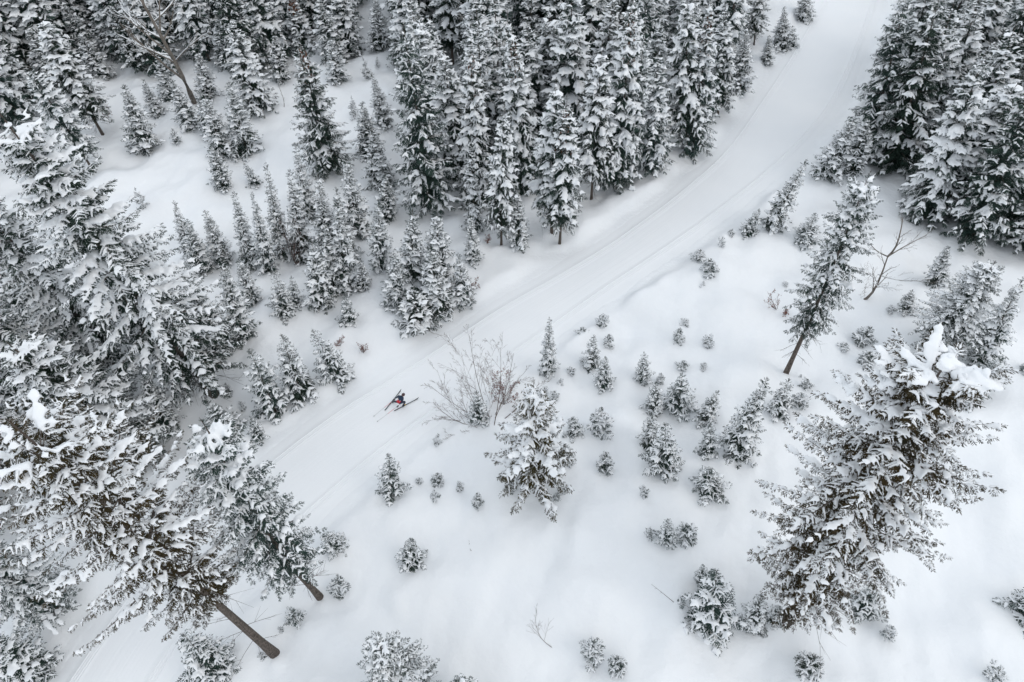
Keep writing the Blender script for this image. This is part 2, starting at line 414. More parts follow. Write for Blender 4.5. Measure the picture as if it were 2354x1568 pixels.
_rw = np.random.default_rng(5)
def waves(lam, n=9):
    th = _rw.uniform(0, 2 * PI, n); k = 2 * PI / (lam * _rw.uniform(.7, 1.5, n)); ph = _rw.uniform(0, 6.28, n)
    return k * np.cos(th), k * np.sin(th), ph
WV = [(waves(16), .20), (waves(6), .12), (waves(2.6), .045), (waves(1.1, 12), .012)]
def sstep(a, b, x):
    t = np.clip((x - a) / (b - a), 0, 1); return t * t * (3 - 2 * t)
def ground_z(x, y):
    x = np.atleast_1d(np.asarray(x, float)); y = np.atleast_1d(np.asarray(y, float))
    d, side = trail_side(x, y); h = np.zeros(x.shape)
    for (kx, ky, ph), amp in WV:
        for a, b, c in zip(kx, ky, ph): h += amp * np.sin(a * x + b * y + c) * 0.62
    lump = 1 + 0.35 * np.sin(x * .7 + y * .4) + 0.3 * np.sin(y * 1.3 - x * .5 + 1)
    bank = sstep(0.0, 1.1, d - 0.15 * np.sin(x * 1.7 + y)) * 0.42 * lump + 0.10 * np.exp(-((d - .75) / .45) ** 2) * lump
    z = bank + h * sstep(0.2, 2.5, d) + np.clip(d, 0, 40) * 0.004
    return np.where(d < -.80, -0.14, z - 0.14 * (1 - sstep(-.80, -.50, d)))

def on_ground(px, py):
    z = 0.3
    for _ in range(4):
        p = at_z(px, py, z); z = float(ground_z(p[0], p[1])[0])
    return np.array([p[0], p[1], z])

def px_per_m(p):
    return FOC / float((np.asarray(p) - CAM) @ _F)

# ---------------------------------------------------------------- spruce prototypes (meshes shared by their copies)
PROTO = {}
def both(a, b):
    for v, t in zip(b.v, [t - n for t, n in zip(b.t, np.cumsum([0] + [len(v) for v in b.v[:-1]]))]): a.add(v, t)
    return a

def proto(key, H, R, mat='needle', fuse=0, **kw):
    w, g, s, d, fr = crown(H=H, R=R, **kw)
    PROTO.setdefault(key.split(':')[0], []).append(dict(H=H, R=R,
        trunk=w.mesh('trunk', MAT['bark'], True), crown=g.mesh('crown', MAT[mat]), snow=fused(s, 'branch_snow', fuse, 4, fr) if fuse else both(s, fr).mesh('branch_snow', MAT['snow_tree'], True),
        dead=d.mesh('dead_branches', MAT['dead_twig']) if d.v else None))

for i in range(4):      # grown forest spruces, snow laden
    proto('mature', 14, 2.5, seed=100 + i, cb=[.10, .06, .16, .08][i], dz=.54, nb=6.3, lt=.82, sp=.30, psnow=[1.0, .9, .95, 1.05][i], ppad=[.35, .3, .25, .5][i],
          pad=.19, pe=[.85, .95, .9, .8][i], curtain=.55, e_bot=-18, droop=.32, dead=8, bend=.006, coher=.7, tipw=1.3, fuse=.07, lumpy=.06)
for i in range(2):      # the same with a long bare stem
    proto('stem', 15, 2.3, seed=120 + i, cb=.24, dz=.54, nb=6.3, lt=.8, sp=.30, psnow=1.0, ppad=.35, pad=.18, pe=.8, curtain=.6, e_bot=-20, droop=.35, dead=34, bend=.008, coher=.7, tipw=1.25, fuse=.07, lumpy=.06)
for i in range(2):      # dark tiered spruces with long bare-edged branches
    proto('dark', 14, 2.7, seed=130 + i, cb=.07, dz=.6, nb=6.5, lt=.7, sp=.22, psnow=.5, ppad=.5, pad=.13, pe=.9, curtain=.95, e_bot=-4, droop=.2, dead=6, ragged=.3, dark_low=.8, coher=1.0, pfrost=.25, tipw=1.2, fuse=.06)
for i in range(3):      # narrow half-grown spruces
    proto('slim', 7, 1.1, seed=140 + i, cb=.04, dz=.32, nb=5.8, lt=.50, sp=.21, psnow=1.0, ppad=.22, pad=.12, pe=.95, curtain=.45, e_bot=-14, droop=.28, leader=1.3, needles=NEEDLE_LITE, sides=6, trunk_r=.08, coher=.75, ragged=.45, pfrost=.95, tipw=1.25, fuse=.045)
for i in range(3):      # young spruces, loose and feathery
    proto('young', 3.6, .95, seed=150 + i, cb=.03, dz=.29, nb=5.0, lt=.42, sp=.19, psnow=.95, ppad=.14, pad=.085, pe=.95, curtain=.3, e_bot=-6, droop=.2, leader=1.5, needles=NEEDLE, trunk_r=.05, sides=6, dark_low=.5, ragged=.55, coher=.7, pfrost=.95, tipw=1.2, fuse=.032)
for i in range(4):      # saplings, a few starry twigs
    proto('sapling', 1.5, .45, seed=160 + i, cb=.05, dz=.24, nb=4.4, lt=.34, sp=.18, psnow=.8, ppad=.1, pad=.055, pe=.75, curtain=.1, e_bot=8, droop=.1, leader=1.6, needles=NEEDLE, trunk_r=.02, sides=5, dark_low=.6, e_top=55, ragged=.45, coher=.4)
for i in range(4):      # tufts: the tips of buried saplings
    proto('tuft', .75, .36, seed=180 + i, cb=.08, dz=.17, nb=3.8, lt=.30, sp=.17, psnow=.6, ppad=.12, pad=.06, pe=.6, curtain=0, e_bot=12, droop=.05, leader=1.2, needles=NEEDLE_LITE, trunk_r=.014, sides=5, dark_low=.8, e_top=60, ragged=.5, coher=.3)
# the great spruces nearest the viewpoint
HERO = dict(fuse=.05, needles=NEEDLE_FINE, snows=SNOWF, bend=.012, coher=.55, bald=-.1, inn0=.13, tipw=.8)
proto('broad', 22, 4.1, mat='needle_olive', seed=201, cb=.15, dz=.5, nb=7, lt=.44, sp=.17, psnow=.66, ppad=.5, pad=.17, pe=.42, leader=0, curtain=.7, e_bot=-10, droop=.30, dead=14,
      trunk_r=.31, lumpy=.26, ragged=.5, sides=14, mid=.55, lower_r=.25, dark_low=.2, ramp=1.5, **HERO)
proto('olive', 24, 4.0, mat='needle_olive', seed=206, cb=.37, dz=.55, nb=7, lt=.44, sp=.17, psnow=.62, ppad=.45, pad=.17, pe=.42, curtain=.85, e_bot=-24, droop=.36, dead=16,
      trunk_r=.25, lumpy=.26, ragged=.4, sides=14, mid=.35, lower_r=.35, dark_low=.3, ramp=1.8, onesided=.95, az0=0.0, **HERO)
proto('laden', 20, 3.4, seed=202, cb=.12, dz=.5, nb=7, lt=.50, sp=.19, psnow=.92, ppad=.55, pad=.19, pe=.6, curtain=.6, e_bot=-20, droop=.36, dead=30,
      trunk_r=.27, lumpy=.26, ragged=.4, sides=12, mid=.25, lower_r=.5, dark_low=.4, **HERO)
proto('tallbare', 13, 2.3, seed=203, cb=.30, dz=.4, nb=7, lt=.42, sp=.17, psnow=.85, ppad=.4, pad=.2, pe=.45, curtain=.7, e_bot=-12, droop=.3, dead=30,
      trunk_r=.19, lumpy=.22, ragged=.35, sides=12, mid=.3, lower_r=.45, dark_low=.08, ramp=1.25, **dict(HERO, bend=.03))
proto('mound', 4.4, 1.9, mat='needle_olive', seed=204, cb=.22, dz=.27, nb=7, lt=.40, sp=.16, psnow=.8, ppad=.5, pad=.17, pe=1.05, curtain=.6, e_bot=-4, droop=.28, leader=1.2, dead=0,
      trunk_r=.12, lumpy=.26, ragged=.3, sides=10, mid=.1, lower_r=.85, dark_low=.2, **dict(HERO, bend=0, fuse=.04))

_rt = random.Random(3)
ALL = []         # (x, y, radius, height) of everything planted
COUNT = {}
WELLS = []
def plant(kind, B, T, w=None, label='', name=None, cat='tree', group=None, rot=None, var=None):
    """a spruce with its foot at B and its tip at T; w is its width in metres"""
    B = np.asarray(B, float); T = np.asarray(T, float); ax = T - B; h = float(np.linalg.norm(ax)); az = ax / h
    tilt = math.acos(max(-1, min(1, az[2])))
    if tilt > math.radians(9):                 # keep leaning trees believable
        hz = az[:2] / np.linalg.norm(az[:2]) * math.sin(math.radians(9)); az = np.array([hz[0], hz[1], math.cos(math.radians(9))])
    pl = PROTO[kind]; k = COUNT.get(kind, 0); COUNT[kind] = k + 1
    p = pl[(k if var is None else var) % len(pl)]
    sz = h / p['H']; sr = (w / 2) / p['R'] if w else sz
    sr = min(max(sr, .6 * sz), 1.75 * sz)
    name = name or ('spruce_sapling' if h < 2.3 else 'young_spruce' if h < 7 else 'spruce_tree')
    root = bpy.data.objects.new(name, None); COL.objects.link(root)
    root.empty_display_size = 0.3
    q = Vector((0, 0, 1)).rotation_difference(Vector(az)).to_matrix()
    a = _rt.uniform(0, 6.283) if rot is None else rot
    Rm = q @ Matrix.Rotation(a, 3, 'Z') @ Matrix.Diagonal((sr, sr, sz))
    M = Rm.to_4x4(); M.translation = Vector(B - np.array([0, 0, 0.05]))
    root.matrix_world = M
    for part in ('trunk', 'crown', 'snow', 'dead'):
        if p[part] is None: continue
        pt = link({'trunk': 'trunk', 'crown': 'crown', 'snow': 'branch_snow', 'dead': 'dead_branches'}[part], p[part], root)
        if part in ('dead', 'snow'): pt['kind'] = 'stuff'
    root['label'] = label; root['category'] = 'sapling' if h < 2.3 else cat
    if group: root['group'] = group
    ALL.append((B[0], B[1], sr * p['R'], h)); WELLS.append((B[0], B[1], sr * p['R'], h))
    return root, h

def from_picture(kind, b, t, wpx, label, trunk=False, **kw):
    """foot and tip seen in the photograph -> foot on the snow, tip straight above it (slight lean kept)"""
    b = np.array(b, float); t = np.array(t, float)
    if not trunk and wpx:                      # the lowest boughs hide the foot: it stands a little behind them
        d = t - b; n = np.linalg.norm(d)
        b = b + d / n * min(0.30 * wpx, 0.35 * n)
    B = on_ground(*b); d = ray(*t); d = d / np.linalg.norm(d); v = np.array([0, 0, 1.0])
    # closest approach of the tip ray and the vertical at B
    w0 = CAM - B; bb = d @ v; den = 1 - bb * bb; s = (bb * (v @ w0) - (d @ w0)) / den
    T = CAM + d * s
    if T[2] - B[2] < 0.3: T[2] = B[2] + 0.3
    w = None
    if wpx: w = wpx / px_per_m(B + (T - B) * .35)
    h = np.linalg.norm(T - B)
    lim = {'sapling': 2.3, 'young': 2.2}.get(kind)
    if lim and w and h > lim * w: T = B + (T - B) * (lim * w / h); h = lim * w
    if kind == 'mature' and h < 8: kind = 'slim'
    if kind == 'slim' and h < 2.6: kind = 'young'
    if kind == 'sapling' and h < 1.05: kind = 'tuft'
    if kind == 'young' and h < 1.5: kind = 'sapling'
    return plant(kind, B, T, w, label, **kw)

def from_top(kind, t, h, wpx, label, **kw):
    """only the tip is seen: the foot is h metres below it"""
    T = at_z(*t, h); B = np.array([T[0], T[1], float(ground_z(T[0], T[1])[0])])
    w = wpx / px_per_m(B + (T - B) * .5) if wpx else None
    return plant(kind, B, T, w, label, **kw)

# ---------------------------------------------------------------- trees one can single out: kind, foot, tip, width (traced), label, foot visible
T_ = True
BIG = 'grown spruces of the snowy forest'; YNG = 'young spruces round the clearings'; SAP = 'spruce saplings in the deep snow'
TREES = [
 # front row on the far bank of the trail
 ('dark', 1000, 525, 927, 60, 168, 'tallest front spruce with a snow cap on its tip and dark hanging twigs', 0),
 ('mature', 1097, 502, 1082, 85, 105, 'snowy spruce just beside the tallest capped front spruce, trailward', 0),
 ('mature', 1208, 468, 1176, 62, 120, 'full spruce behind the short trees, two crowns from the tallest capped one', 0),
 ('stem', 1152, 563, 1159, 246, 95, 'front spruce on a thin bare stem behind a small snow-heaped spruce', T_),
 ('slim', 1192, 581, 1189, 436, 58, 'short snow-heaped spruce standing foremost on the far bank', 0),
 ('slim', 1092, 548, 1081, 320, 62, 'narrow half-grown spruce in the shadowed gap of the front row', 0),
 ('slim', 1088, 612, 1081, 496, 46, 'slim little spruce next to the big bushy clump at the bank', 0),
 ('stem', 1268, 531, 1278, 186, 120, 'front spruce whose bare grey trunk is the nearer of a visible pair', T_),
 ('stem', 1286, 558, 1303, 225, 110, 'front spruce beside the twin bare trunks, foot closest to the trail', T_),
 ('mature', 1312, 262, 1292, 21, 85, 'spruce with bright snow pads standing behind the twin-trunk pair', 0),
 ('stem', 1359, 457, 1384, 102, 110, 'spruce on a long pale bare trunk at the shaded bank', T_),
 ('mature', 1415, 422, 1455, 8, 120, 'broad dark-bottomed spruce right after the long pale trunk', T_),
 ('stem', 1440, 408, 1484, 60, 85, 'spruce squeezed in behind the broad dark-bottomed front spruce', T_),
 ('mature', 1496, 424, 1513, 112, 105, 'front spruce with low boughs sweeping onto the trail bank', 0),
 ('stem', 1578, 350, 1572, -20, 115, 'big front spruce with two bare stems showing beneath its boughs', T_),
 ('mature', 1592, 340, 1634, 0, 110, 'big dark-cored spruce with a long hanging snow tongue', T_),
 ('mature', 1648, 288, 1668, 10, 90, 'spruce leaning over the trail edge after the hanging snow tongue', 0),
 ('slim', 1700, 222, 1714, 60, 62, 'slim spruce with pale boughs by the upper trail edge', 0),
 ('stem', 1733, 102, 1755, -80, 62, 'spruce on a thin dark stem above the upper trail bend', T_),
 ('slim', 1766, 160, 1744, 88, 50, 'half-grown spruce touching the trail bank below the thin dark stem', 0),
 ('slim', 1792, 128, 1800, 20, 58, 'slim spruce between the thin dark stem and the upper trail', 0),
 ('young', 1815, 118, 1822, 62, 40, 'small bushy spruce standing out towards the upper trail', 0),
 ('slim', 1843, 64, 1856, -40, 60, 'spruce at the far end of the forest edge by the upper trail', 0),
 ('sapling', 1861, 33, 1866, 18, 14, 'tiny sapling at the far end of the forest edge', 0),
 # bushy clump against the trail
 ('young', 962, 773, 951, 666, 105, 'frontmost bushy spruce of the big clump touching the trail', 0),
 ('slim', 1015, 738, 990, 575, 100, 'spruce with a black hollow in the middle of the bushy clump', 0),
 ('slim', 916, 718, 909, 592, 85, 'outer spruce of the bushy clump on the skier side', 0),
 ('slim', 1072, 712, 1053, 588, 58, 'outer spruce of the bushy clump on the upper trail side', 0),
 ('slim', 946, 690, 948, 492, 95, 'tall pale spruce rising from the back of the bushy clump', 0),
 ('slim', 1008, 690, 1004, 492, 95, 'second tall pale spruce at the back of the bushy clump', 0),
 ('slim', 876, 640, 870, 470, 70, 'pale narrow spruce between the bushy clump and the thicket', 0),
 ('young', 805, 752, 793, 683, 48, 'lone small spruce standing clear in front of the thicket', 0),
 ('slim', 834, 678, 830, 600, 48, 'slender spruce just behind the bushy clump with snow round its foot', 0),
 ('slim', 798, 682, 775, 470, 72, 'narrow thicket spruce rising behind the lone small one', 0),
 ('slim', 742, 722, 717, 556, 74, 'narrow spruce at the thicket front with a green-dark foot', 0),
 ('slim', 770, 690, 752, 520, 62, 'thicket spruce wedged behind the one with a green-dark foot', 0),
 ('slim', 825, 560, 797, 370, 74, 'thicket spruce with white tip beside the dark tiered spruce', 0),
 ('slim', 887, 520, 897, 405, 66, 'pale spruce crouched below the tallest capped front spruce', 0),
 ('mature', 880, 450, 857, 303, 82, 'snow-white spruce leaning on the tallest capped front spruce', 0),
 ('slim', 800, 610, 772, 440, 66, 'thicket spruce under the skirt of the dark tiered spruce', 0),
 ('slim', 760, 610, 730, 405, 70, 'white thicket spruce in front of the dark tiered spruce', 0),
 # thicket and young trees left of the clump
 ('young', 654, 738, 644, 624, 60, 'young spruce in the small glade, nearer of two side by side', 0),
 ('young', 683, 714, 673, 638, 46, 'smaller young spruce of two side by side in the glade', 0),
 ('slim', 563, 796, 522, 600, 82, 'tall narrow spruce at the corner of the glade by the giant leaning trunk', 0),
 ('slim', 586, 712, 549, 600, 55, 'spruce close behind the tall narrow one at the glade corner', 0),
 ('slim', 520, 824, 425, 640, 98, 'dense spruce pressed against the giant leaning trunk', 0),
 ('slim', 471, 640, 432, 510, 66, 'pale spruce at the rim of the upper clearing, next to the leaning giant', 0),
 ('slim', 522, 618, 472, 490, 62, 'pale spruce with bare leader at the rim of the upper clearing', 0),
 ('slim', 446, 612, 404, 468, 50, 'thin pale spruce peeping over the leaning giant into the clearing', 0),
 ('slim', 580, 627, 549, 447, 58, 'spruce with the longest bare leader on the clearing rim', 0),
 ('slim', 620, 638, 592, 450, 56, 'spruce next to the longest bare leader on the clearing rim', 0),
 ('slim', 652, 604, 626, 384, 56, 'thin tall spruce with a spiky leader where the thicket begins', 0),
 ('slim', 700, 612, 668, 400, 66, 'thicket spruce behind the withered beech', 0),
 ('slim', 716, 520, 680, 345, 58, 'thin spruce with a dark leader at the dark tiered spruce', 0),
 ('sapling', 330, 476, 306, 424, 22, 'single thin sapling alone in the upper clearing', T_),
 ('slim', 518, 446, 485, 338, 70, 'dark-footed spruce standing out into the upper clearing', 0),
 ('young', 593, 434, 562, 376, 36, 'small spruce by the dark-footed one in the upper clearing', 0),
 ('slim', 573, 372, 528, 197, 82, 'leaning spruce with neat snow tiers at the upper clearing edge', 0),
 ('slim', 520, 372, 470, 222, 72, 'spruce beside the one with neat snow tiers', 0),
 ('slim', 449, 311, 394, 188, 72, 'spruce at the upper clearing with a black gap at its foot', 0),
 ('slim', 343, 374, 291, 202, 112, 'wide spruce standing free in the clearing, brightest of its row', 0),
 ('slim', 370, 278, 328, 186, 66, 'smaller spruce behind the wide free-standing one', 0),
 ('young', 407, 331, 396, 298, 24, 'tiny double-tipped spruce between free-standing spruce and black gap', 0),
 ('slim', 492, 327, 457, 215, 55, 'column spruce close to the birch foot', 0),
 ('mature', 607, 280, 530, 45, 98, 'spruce with huge snow-laden bottom boughs like white slabs', 0),
 ('slim', 394, 245, 370, 127, 58, 'spruce bent under a white bell of snow by the birch trunk', 0),
 ('dark', 765, 430, 689, 95, 140, 'dark tiered spruce with spread branches at the clearing', 0),
 ('slim', 782, 205, 758, 88, 72, 'spruce with pointed snow foot at the narrow snow lane', 0),
 ('mature', 780, 168, 727, -8, 98, 'large spruce above the narrow snow lane', 0),
 ('mature', 810, 152, 768, -60, 95, 'dark spruce beside the black hole in the top forest', 0),
 ('slim', 875, 131, 861, -6, 62, 'snow-heaped spruce standing at the head of the snow lane', 0),
 ('sapling', 848, 190, 830, 120, 22, 'thin sapling poking from the snow lane', 0),
 ('sapling', 867, 158, 866, 132, 12, 'least sapling at the head of the snow lane', 0),
 ('slim', 887, 302, 856, 173, 52, 'narrow grey-green spruce down the snow lane beside the capped giant', 0),
 ('sapling', 813, 277, 806, 214, 22, 'wispy sapling in the snow lane behind the dark tiered spruce', 0),
 ('slim', 852, 374, 833, 240, 70, 'feathery white spruce with thin leader in the snow lane', 0),
 ('slim', 648, 200, 631, 79, 62, 'spruce left of the reddish-tipped crown in the top forest', 0),
 ('mature', 612, 125, 591, 5, 62, 'conical spruce with clean tiers high in the top forest', 0),
 ('mature', 706, 140, 668, -12, 90, 'spruce with reddish cones near the snow lane', 0),
 ('mature', 1010, 300, 986, 36, 100, 'spruce looming behind the tallest capped front spruce', 0),
 ('mature', 925, 165, 918, 15, 75, 'spruce behind the tip of the tallest capped front spruce', 0),
 # upper left
 ('stem', 236, 309, 88, 33, 118, 'leaning spruce on a bare trunk at the head of the clearing', T_),
 ('stem', 214, 392, 62, 148, 100, 'thin-stemmed spruce leaning beside the big snowy crown', T_),
 ('dark', 324, 180, 253, -15, 80, 'dark rough spruce standing next to the old birch', 0),
 ('slim', 243, 193, 182, 72, 62, 'spruce with a black foot behind the bare-trunk leaner', 0),
 ('mature', 230, 150, 138, 2, 90, 'spruce with long hanging snow pads in the upper corner', 0),
 ('slim', 262, 140, 210, 45, 60, 'spruce peering between the hanging pads and the dark rough one', 0),
 ('mature', 484, 245, 458, 118, 72, 'spruce directly past the birch, on its far side', 0),
 ('mature', 462, 150, 438, 12, 74, 'spruce rising behind the birch crown', 0),
 ('mature', 525, 170, 500, 40, 66, 'spruce above the one with white slab boughs', 0),
 ('dark', 70, 250, -30, 70, 120, 'dark brownish spruce at the edge of the forest corner', 0),
 ('mature', 150, 215, 60, 60, 85, 'snowy spruce overlapping the dark brownish corner spruce', 0),
 # large leaning trees on the left
 ('laden', 489, 899, 0, 262, 330, 'giant snow-laden spruce leaning with a thick visible trunk above the thicket', T_),
 ('laden', 330, 905, -90, 430, 250, 'snowy spruce half hidden behind the leaning giant, crown cut by the picture side', 0),
 ('laden', 272, 974, -150, 660, 260, 'big spruce half out of view with a dark trunk piece showing', 0),
 ('laden', 392, 1120, 20, 790, 320, 'snow-heaped spruce between the leaning giant and the olive spruce', 0),
 ('tallbare', 735, 1371, 468, 975, 210, 'spruce on a bent bare trunk beside the trail bottom', T_),
 ('olive', 630, 1502, 40, 985, 380, 'great olive spruce with a long thick bare trunk reaching down', T_),
 ('laden', 180, 1440, -100, 1230, 210, 'dark-bottomed spruce beyond the olive spruce, trail behind it', 0),
 ('mature', 118, 1566, -60, 1470, 150, 'spruce cut by the picture corner beside the trail bottom', 0),
 ('young', 520, 1568, 425, 1462, 118, 'green young spruce under the great olive spruce boughs', 0),
 ('slim', 72, 745, -10, 600, 120, 'dark spruce behind the big half-hidden snowy crown', 0),
 ('slim', 300, 800, 215, 660, 90, 'spruce inside the shade of the leaning giant', 0),
 ('slim', 160, 800, 85, 690, 100, 'pale sapling-like spruce below the leaning giant crown', 0),
 ('slim', 395, 1010, 330, 860, 80, 'dark slender spruce in the hollow under the leaning giant', 0),
 # young spruces along the near left bank of the trail
 ('young', 644, 972, 577, 812, 100, 'largest of three spruces on the bank left of the skier', 0),
 ('young', 702, 933, 647, 772, 92, 'middle of three spruces on the bank left of the skier', 0),
 ('young', 790, 888, 714, 750, 80, 'spruce of three on the bank that is nearest the bushy clump', 0),
 ('young', 541, 1010, 478, 926, 80, 'squat spruce low on the bank above the bent trunk', 0),
 ('young', 598, 1020, 575, 960, 45, 'little spruce at the bank edge above the bent trunk', 0),
 ('sapling', 528, 913, 519, 882, 22, 'little sapling near the foot of the leaning giant', 0),
 ('sapling', 562, 945, 548, 916, 12, 'leaning wisp of a sapling near the foot of the leaning giant', 0),
 ('young', 786, 1270, 745, 1228, 60, 'dark little spruce behind the boughs of the bent trunk tree', 0),
 ('sapling', 781, 1373, 779, 1330, 46, 'round little sapling next to the bent trunk foot', 0),
 ('sapling', 680, 1436, 676, 1402, 40, 'sapling between the bent trunk and the great olive trunk', 0),
 ('sapling', 648, 1455, 645, 1440, 14, 'smallest sapling between the two bare trunks', 0),
 ('sapling', 606, 1516, 600, 1500, 18, 'sapling at the very foot of the great olive trunk', 0),
 # the open slope right of the trail
 ('slim', 1259, 868, 1262, 736, 46, 'slender lone spruce beside the trail behind the bare shrub', 0),
 ('sapling', 1382, 755, 1385, 727, 28, 'little sapling by the trail edge above the white hummock', 0),
 ('sapling', 1338, 774, 1340, 756, 26, 'buried twiggy sapling on the white hummock', 0),
 ('young', 1357, 856, 1366, 752, 50, 'upper spruce of a staggered pair beside the hummock', 0),
 ('sapling', 1398, 804, 1400, 770, 26, 'thin sapling tucked behind the staggered pair', 0),
 ('young', 1386, 900, 1391, 818, 48, 'lower spruce of a staggered pair beside the hummock', 0),
 ('young', 1478, 888, 1481, 780, 46, 'slim upright spruce alone between the staggered pair and the thick column', 0),
 ('sapling', 1312, 866, 1313, 846, 20, 'starry sapling beside the slender lone spruce', 0),
 ('sapling', 1287, 888, 1288, 871, 13, 'dark bit of sapling below the slender lone spruce', 0),
 ('sapling', 1249, 917, 1251, 893, 18, 'sapling directly above the mound spruce', 0),
 ('sapling', 1272, 923, 1274, 900, 20, 'sapling beside another, just above the mound spruce', 0),
 ('mound', 1226, 1114, 1226, 890, 145, 'stout mound spruce loaded with snow beside the bare shrub', T_),
 ('young', 1100, 982, 1096, 903, 54, 'small spruce caught inside the bare shrub', 0),
 ('young', 1322, 1010, 1318, 960, 46, 'young spruce leaning on the mound spruce, slope side', 0),
 ('young', 1302, 1070, 1300, 1022, 44, 'small green-dark spruce at the mound spruce skirt', 0),
 ('sapling', 1379, 1006, 1383, 942, 52, 'feathery star-shaped sapling on the slope past the mound spruce', 0),
 ('sapling', 1389, 1090, 1392, 1044, 38, 'sapling below the feathery star-shaped one', 0),
 ('sapling', 1515, 888, 1520, 859, 20, 'small tip of a sapling above the thick column of spruces', 0),
 ('young', 1502, 958, 1508, 882, 54, 'top spruce in the thick column of three', 0),
 ('young', 1491, 1042, 1497, 945, 58, 'middle spruce in the thick column of three', 0),
 ('young', 1522, 1107, 1530, 980, 90, 'lowest and widest spruce in the thick column of three', 0),
 ('young', 1554, 962, 1568, 864, 78, 'full round-footed spruce beside the top of the thick column', 0),
 ('sapling', 1482, 1146, 1480, 1120, 18, 'sapling under the thick column of spruces', 0),
 ('sapling', 1572, 748, 1577, 736, 32, 'flattened sapling highest of a loose row on the open slope', 0),
 ('sapling', 1558, 793, 1563, 756, 28, 'second sapling in the loose row on the open slope', 0),
 ('sapling', 1625, 802, 1630, 776, 26, 'dark sapling set apart towards the long-trunked spruce', 0),
 ('sapling', 1568, 854, 1571, 832, 26, 'round sapling above the round-footed spruce', 0),
 ('sapling', 1615, 853, 1619, 835, 17, 'faint sapling beside the round one above the round-footed spruce', 0),
 ('sapling', 1604, 611, 1610, 576, 38, 'snow-capped sapling of a close pair by the trail step', 0),
 ('sapling', 1628, 643, 1634, 598, 40, 'darker sapling of a close pair by the trail step', 0),
 ('sapling', 1610, 664, 1617, 648, 12, 'bent wisp under the close pair of saplings', 0),
 ('sapling', 1656, 572, 1661, 547, 18, 'thin dark sapling along the trail step', 0),
 ('sapling', 1677, 544, 1681, 529, 17, 'tiny sapling along the trail step near the leaning spruce', 0),
 ('young', 1713, 550, 1743, 484, 44, 'small dark spruce crouching under the long leaning one', 0),
 ('slim', 1762, 540, 1850, 376, 66, 'long leaning spruce with sparse boughs at the trail edge', 0),
 ('young', 1843, 572, 1873, 494, 60, 'pale spruce right behind the long-trunked spruce', 0),
 ('tallbare', 1806, 857, 1996, 405, 145, 'tall spruce on a bare grey trunk in the open snow', T_),
 ('sapling', 1803, 662, 1806, 648, 13, 'tiny sapling beside the dark crown of the bare-trunk spruce', 0),
 ('slim', 2150, 672, 2138, 564, 72, 'spruce standing past the leafless birch, by the dark forest', 0),
 ('young', 2078, 724, 2094, 668, 46, 'dark hollow young spruce in the snow past the birch foot', 0),
 ('sapling', 2046, 722, 2050, 706, 20, 'little sapling beside the dark hollow young spruce', 0),
 ('sapling', 1966, 798, 2000, 756, 50, 'slanted sapling bush below the birch foot', 0),
 ('sapling', 1934, 808, 1942, 792, 28, 'low dark sapling at the slanted sapling bush', 0),
 ('young', 1986, 856, 2000, 812, 50, 'young spruce half hidden by the great snow-capped crown', 0),
 ('sapling', 1850, 897, 1855, 873, 26, 'lone sapling below the foot of the bare-trunk spruce', 0),
 ('sapling', 1839, 869, 1841, 861, 7, 'speck of a sapling at the foot of the bare-trunk spruce', 0),
 ('laden', 2120, 840, 2285, 604, 170, 'snowy spruce behind the great snow-capped crown', 0),
 ('slim', 2240, 860, 2344, 648, 84, 'thin-tipped spruce at the outer side behind the capped crown', 0),
 ('slim', 2200, 930, 2300, 826, 80, 'spruce with a bare spike of a tip beside the snow cap', 0),
 ('broad', 1808, 1424, 2196, 800, 440, 'great snow-capped spruce dominating the open slope', T_),
 ('young', 1630, 1476, 1640, 1318, 138, 'large round bush spruce near the great spruce foot', 0),
 ('young', 1612, 1350, 1616, 1274, 40, 'narrow tip spruce rising behind the round bush spruce', 0),
 ('young', 1735, 1456, 1722, 1326, 70, 'spruce between the round bush and the great spruce foot', 0),
 ('young', 1782, 1440, 1780, 1388, 48, 'dark small spruce touching the great spruce foot', 0),
 ('young', 1983, 1425, 1982, 1336, 80, 'young spruce under the outer boughs of the great spruce', 0),
 ('sapling', 2036, 1472, 2044, 1434, 32, 'faint sapling downslope of the great spruce', 0),
 ('sapling', 1909, 1449, 1912, 1440, 9, 'dark speck of sapling by the great spruce foot', 0),
 ('sapling', 1853, 1556, 1866, 1506, 56, 'sapling on the low slope below the great spruce', 0),
 ('sapling', 2276, 1570, 2288, 1530, 42, 'sapling at the bottom edge towards the corner', 0),
 ('young', 2356, 1456, 2375, 1325, 140, 'dark round spruce cut by the picture side', 0),
 ('young', 2356, 868, 2366, 832, 36, 'small spruce cut by the picture side above the empty snow', 0),
 ('young', 1625, 1152, 1630, 1081, 84, 'broad low spruce alone below the thick column', 0),
 ('young', 1532, 1260, 1536, 1196, 52, 'bigger of two joined low spruces on the lower slope', 0),
 ('sapling', 1578, 1250, 1578, 1212, 52, 'lesser of two joined low spruces on the lower slope', 0),
 ('sapling', 1495, 1239, 1496, 1217, 17, 'small sapling beside the two joined low spruces', 0),
 ('young', 1610, 982, 1650, 900, 56, 'upper young spruce towards the great spruce crown', 0),
 ('young', 1626, 1054, 1634, 974, 52, 'young spruce under the upper one, towards the great crown', 0),
 ('slim', 1678, 1066, 1758, 880, 92, 'tall leaning spruce touching the great crown boughs', 0),
 ('young', 1780, 968, 1812, 876, 64, 'spruce partly behind the top of the tall leaning one', 0),
 ('young', 1832, 944, 1842, 905, 40, 'small spruce at the outer rim of the great crown', 0),
 # open snow below the trail
 ('young', 902, 1158, 892, 1040, 76, 'sole young spruce by the near ski track', 0),
 ('sapling', 962, 1116, 965, 1100, 17, 'twig of a sapling right of the near-track spruce', 0),
 ('sapling', 1006, 1120, 1005, 1089, 27, 'upper sapling of two on the white slope', 0),
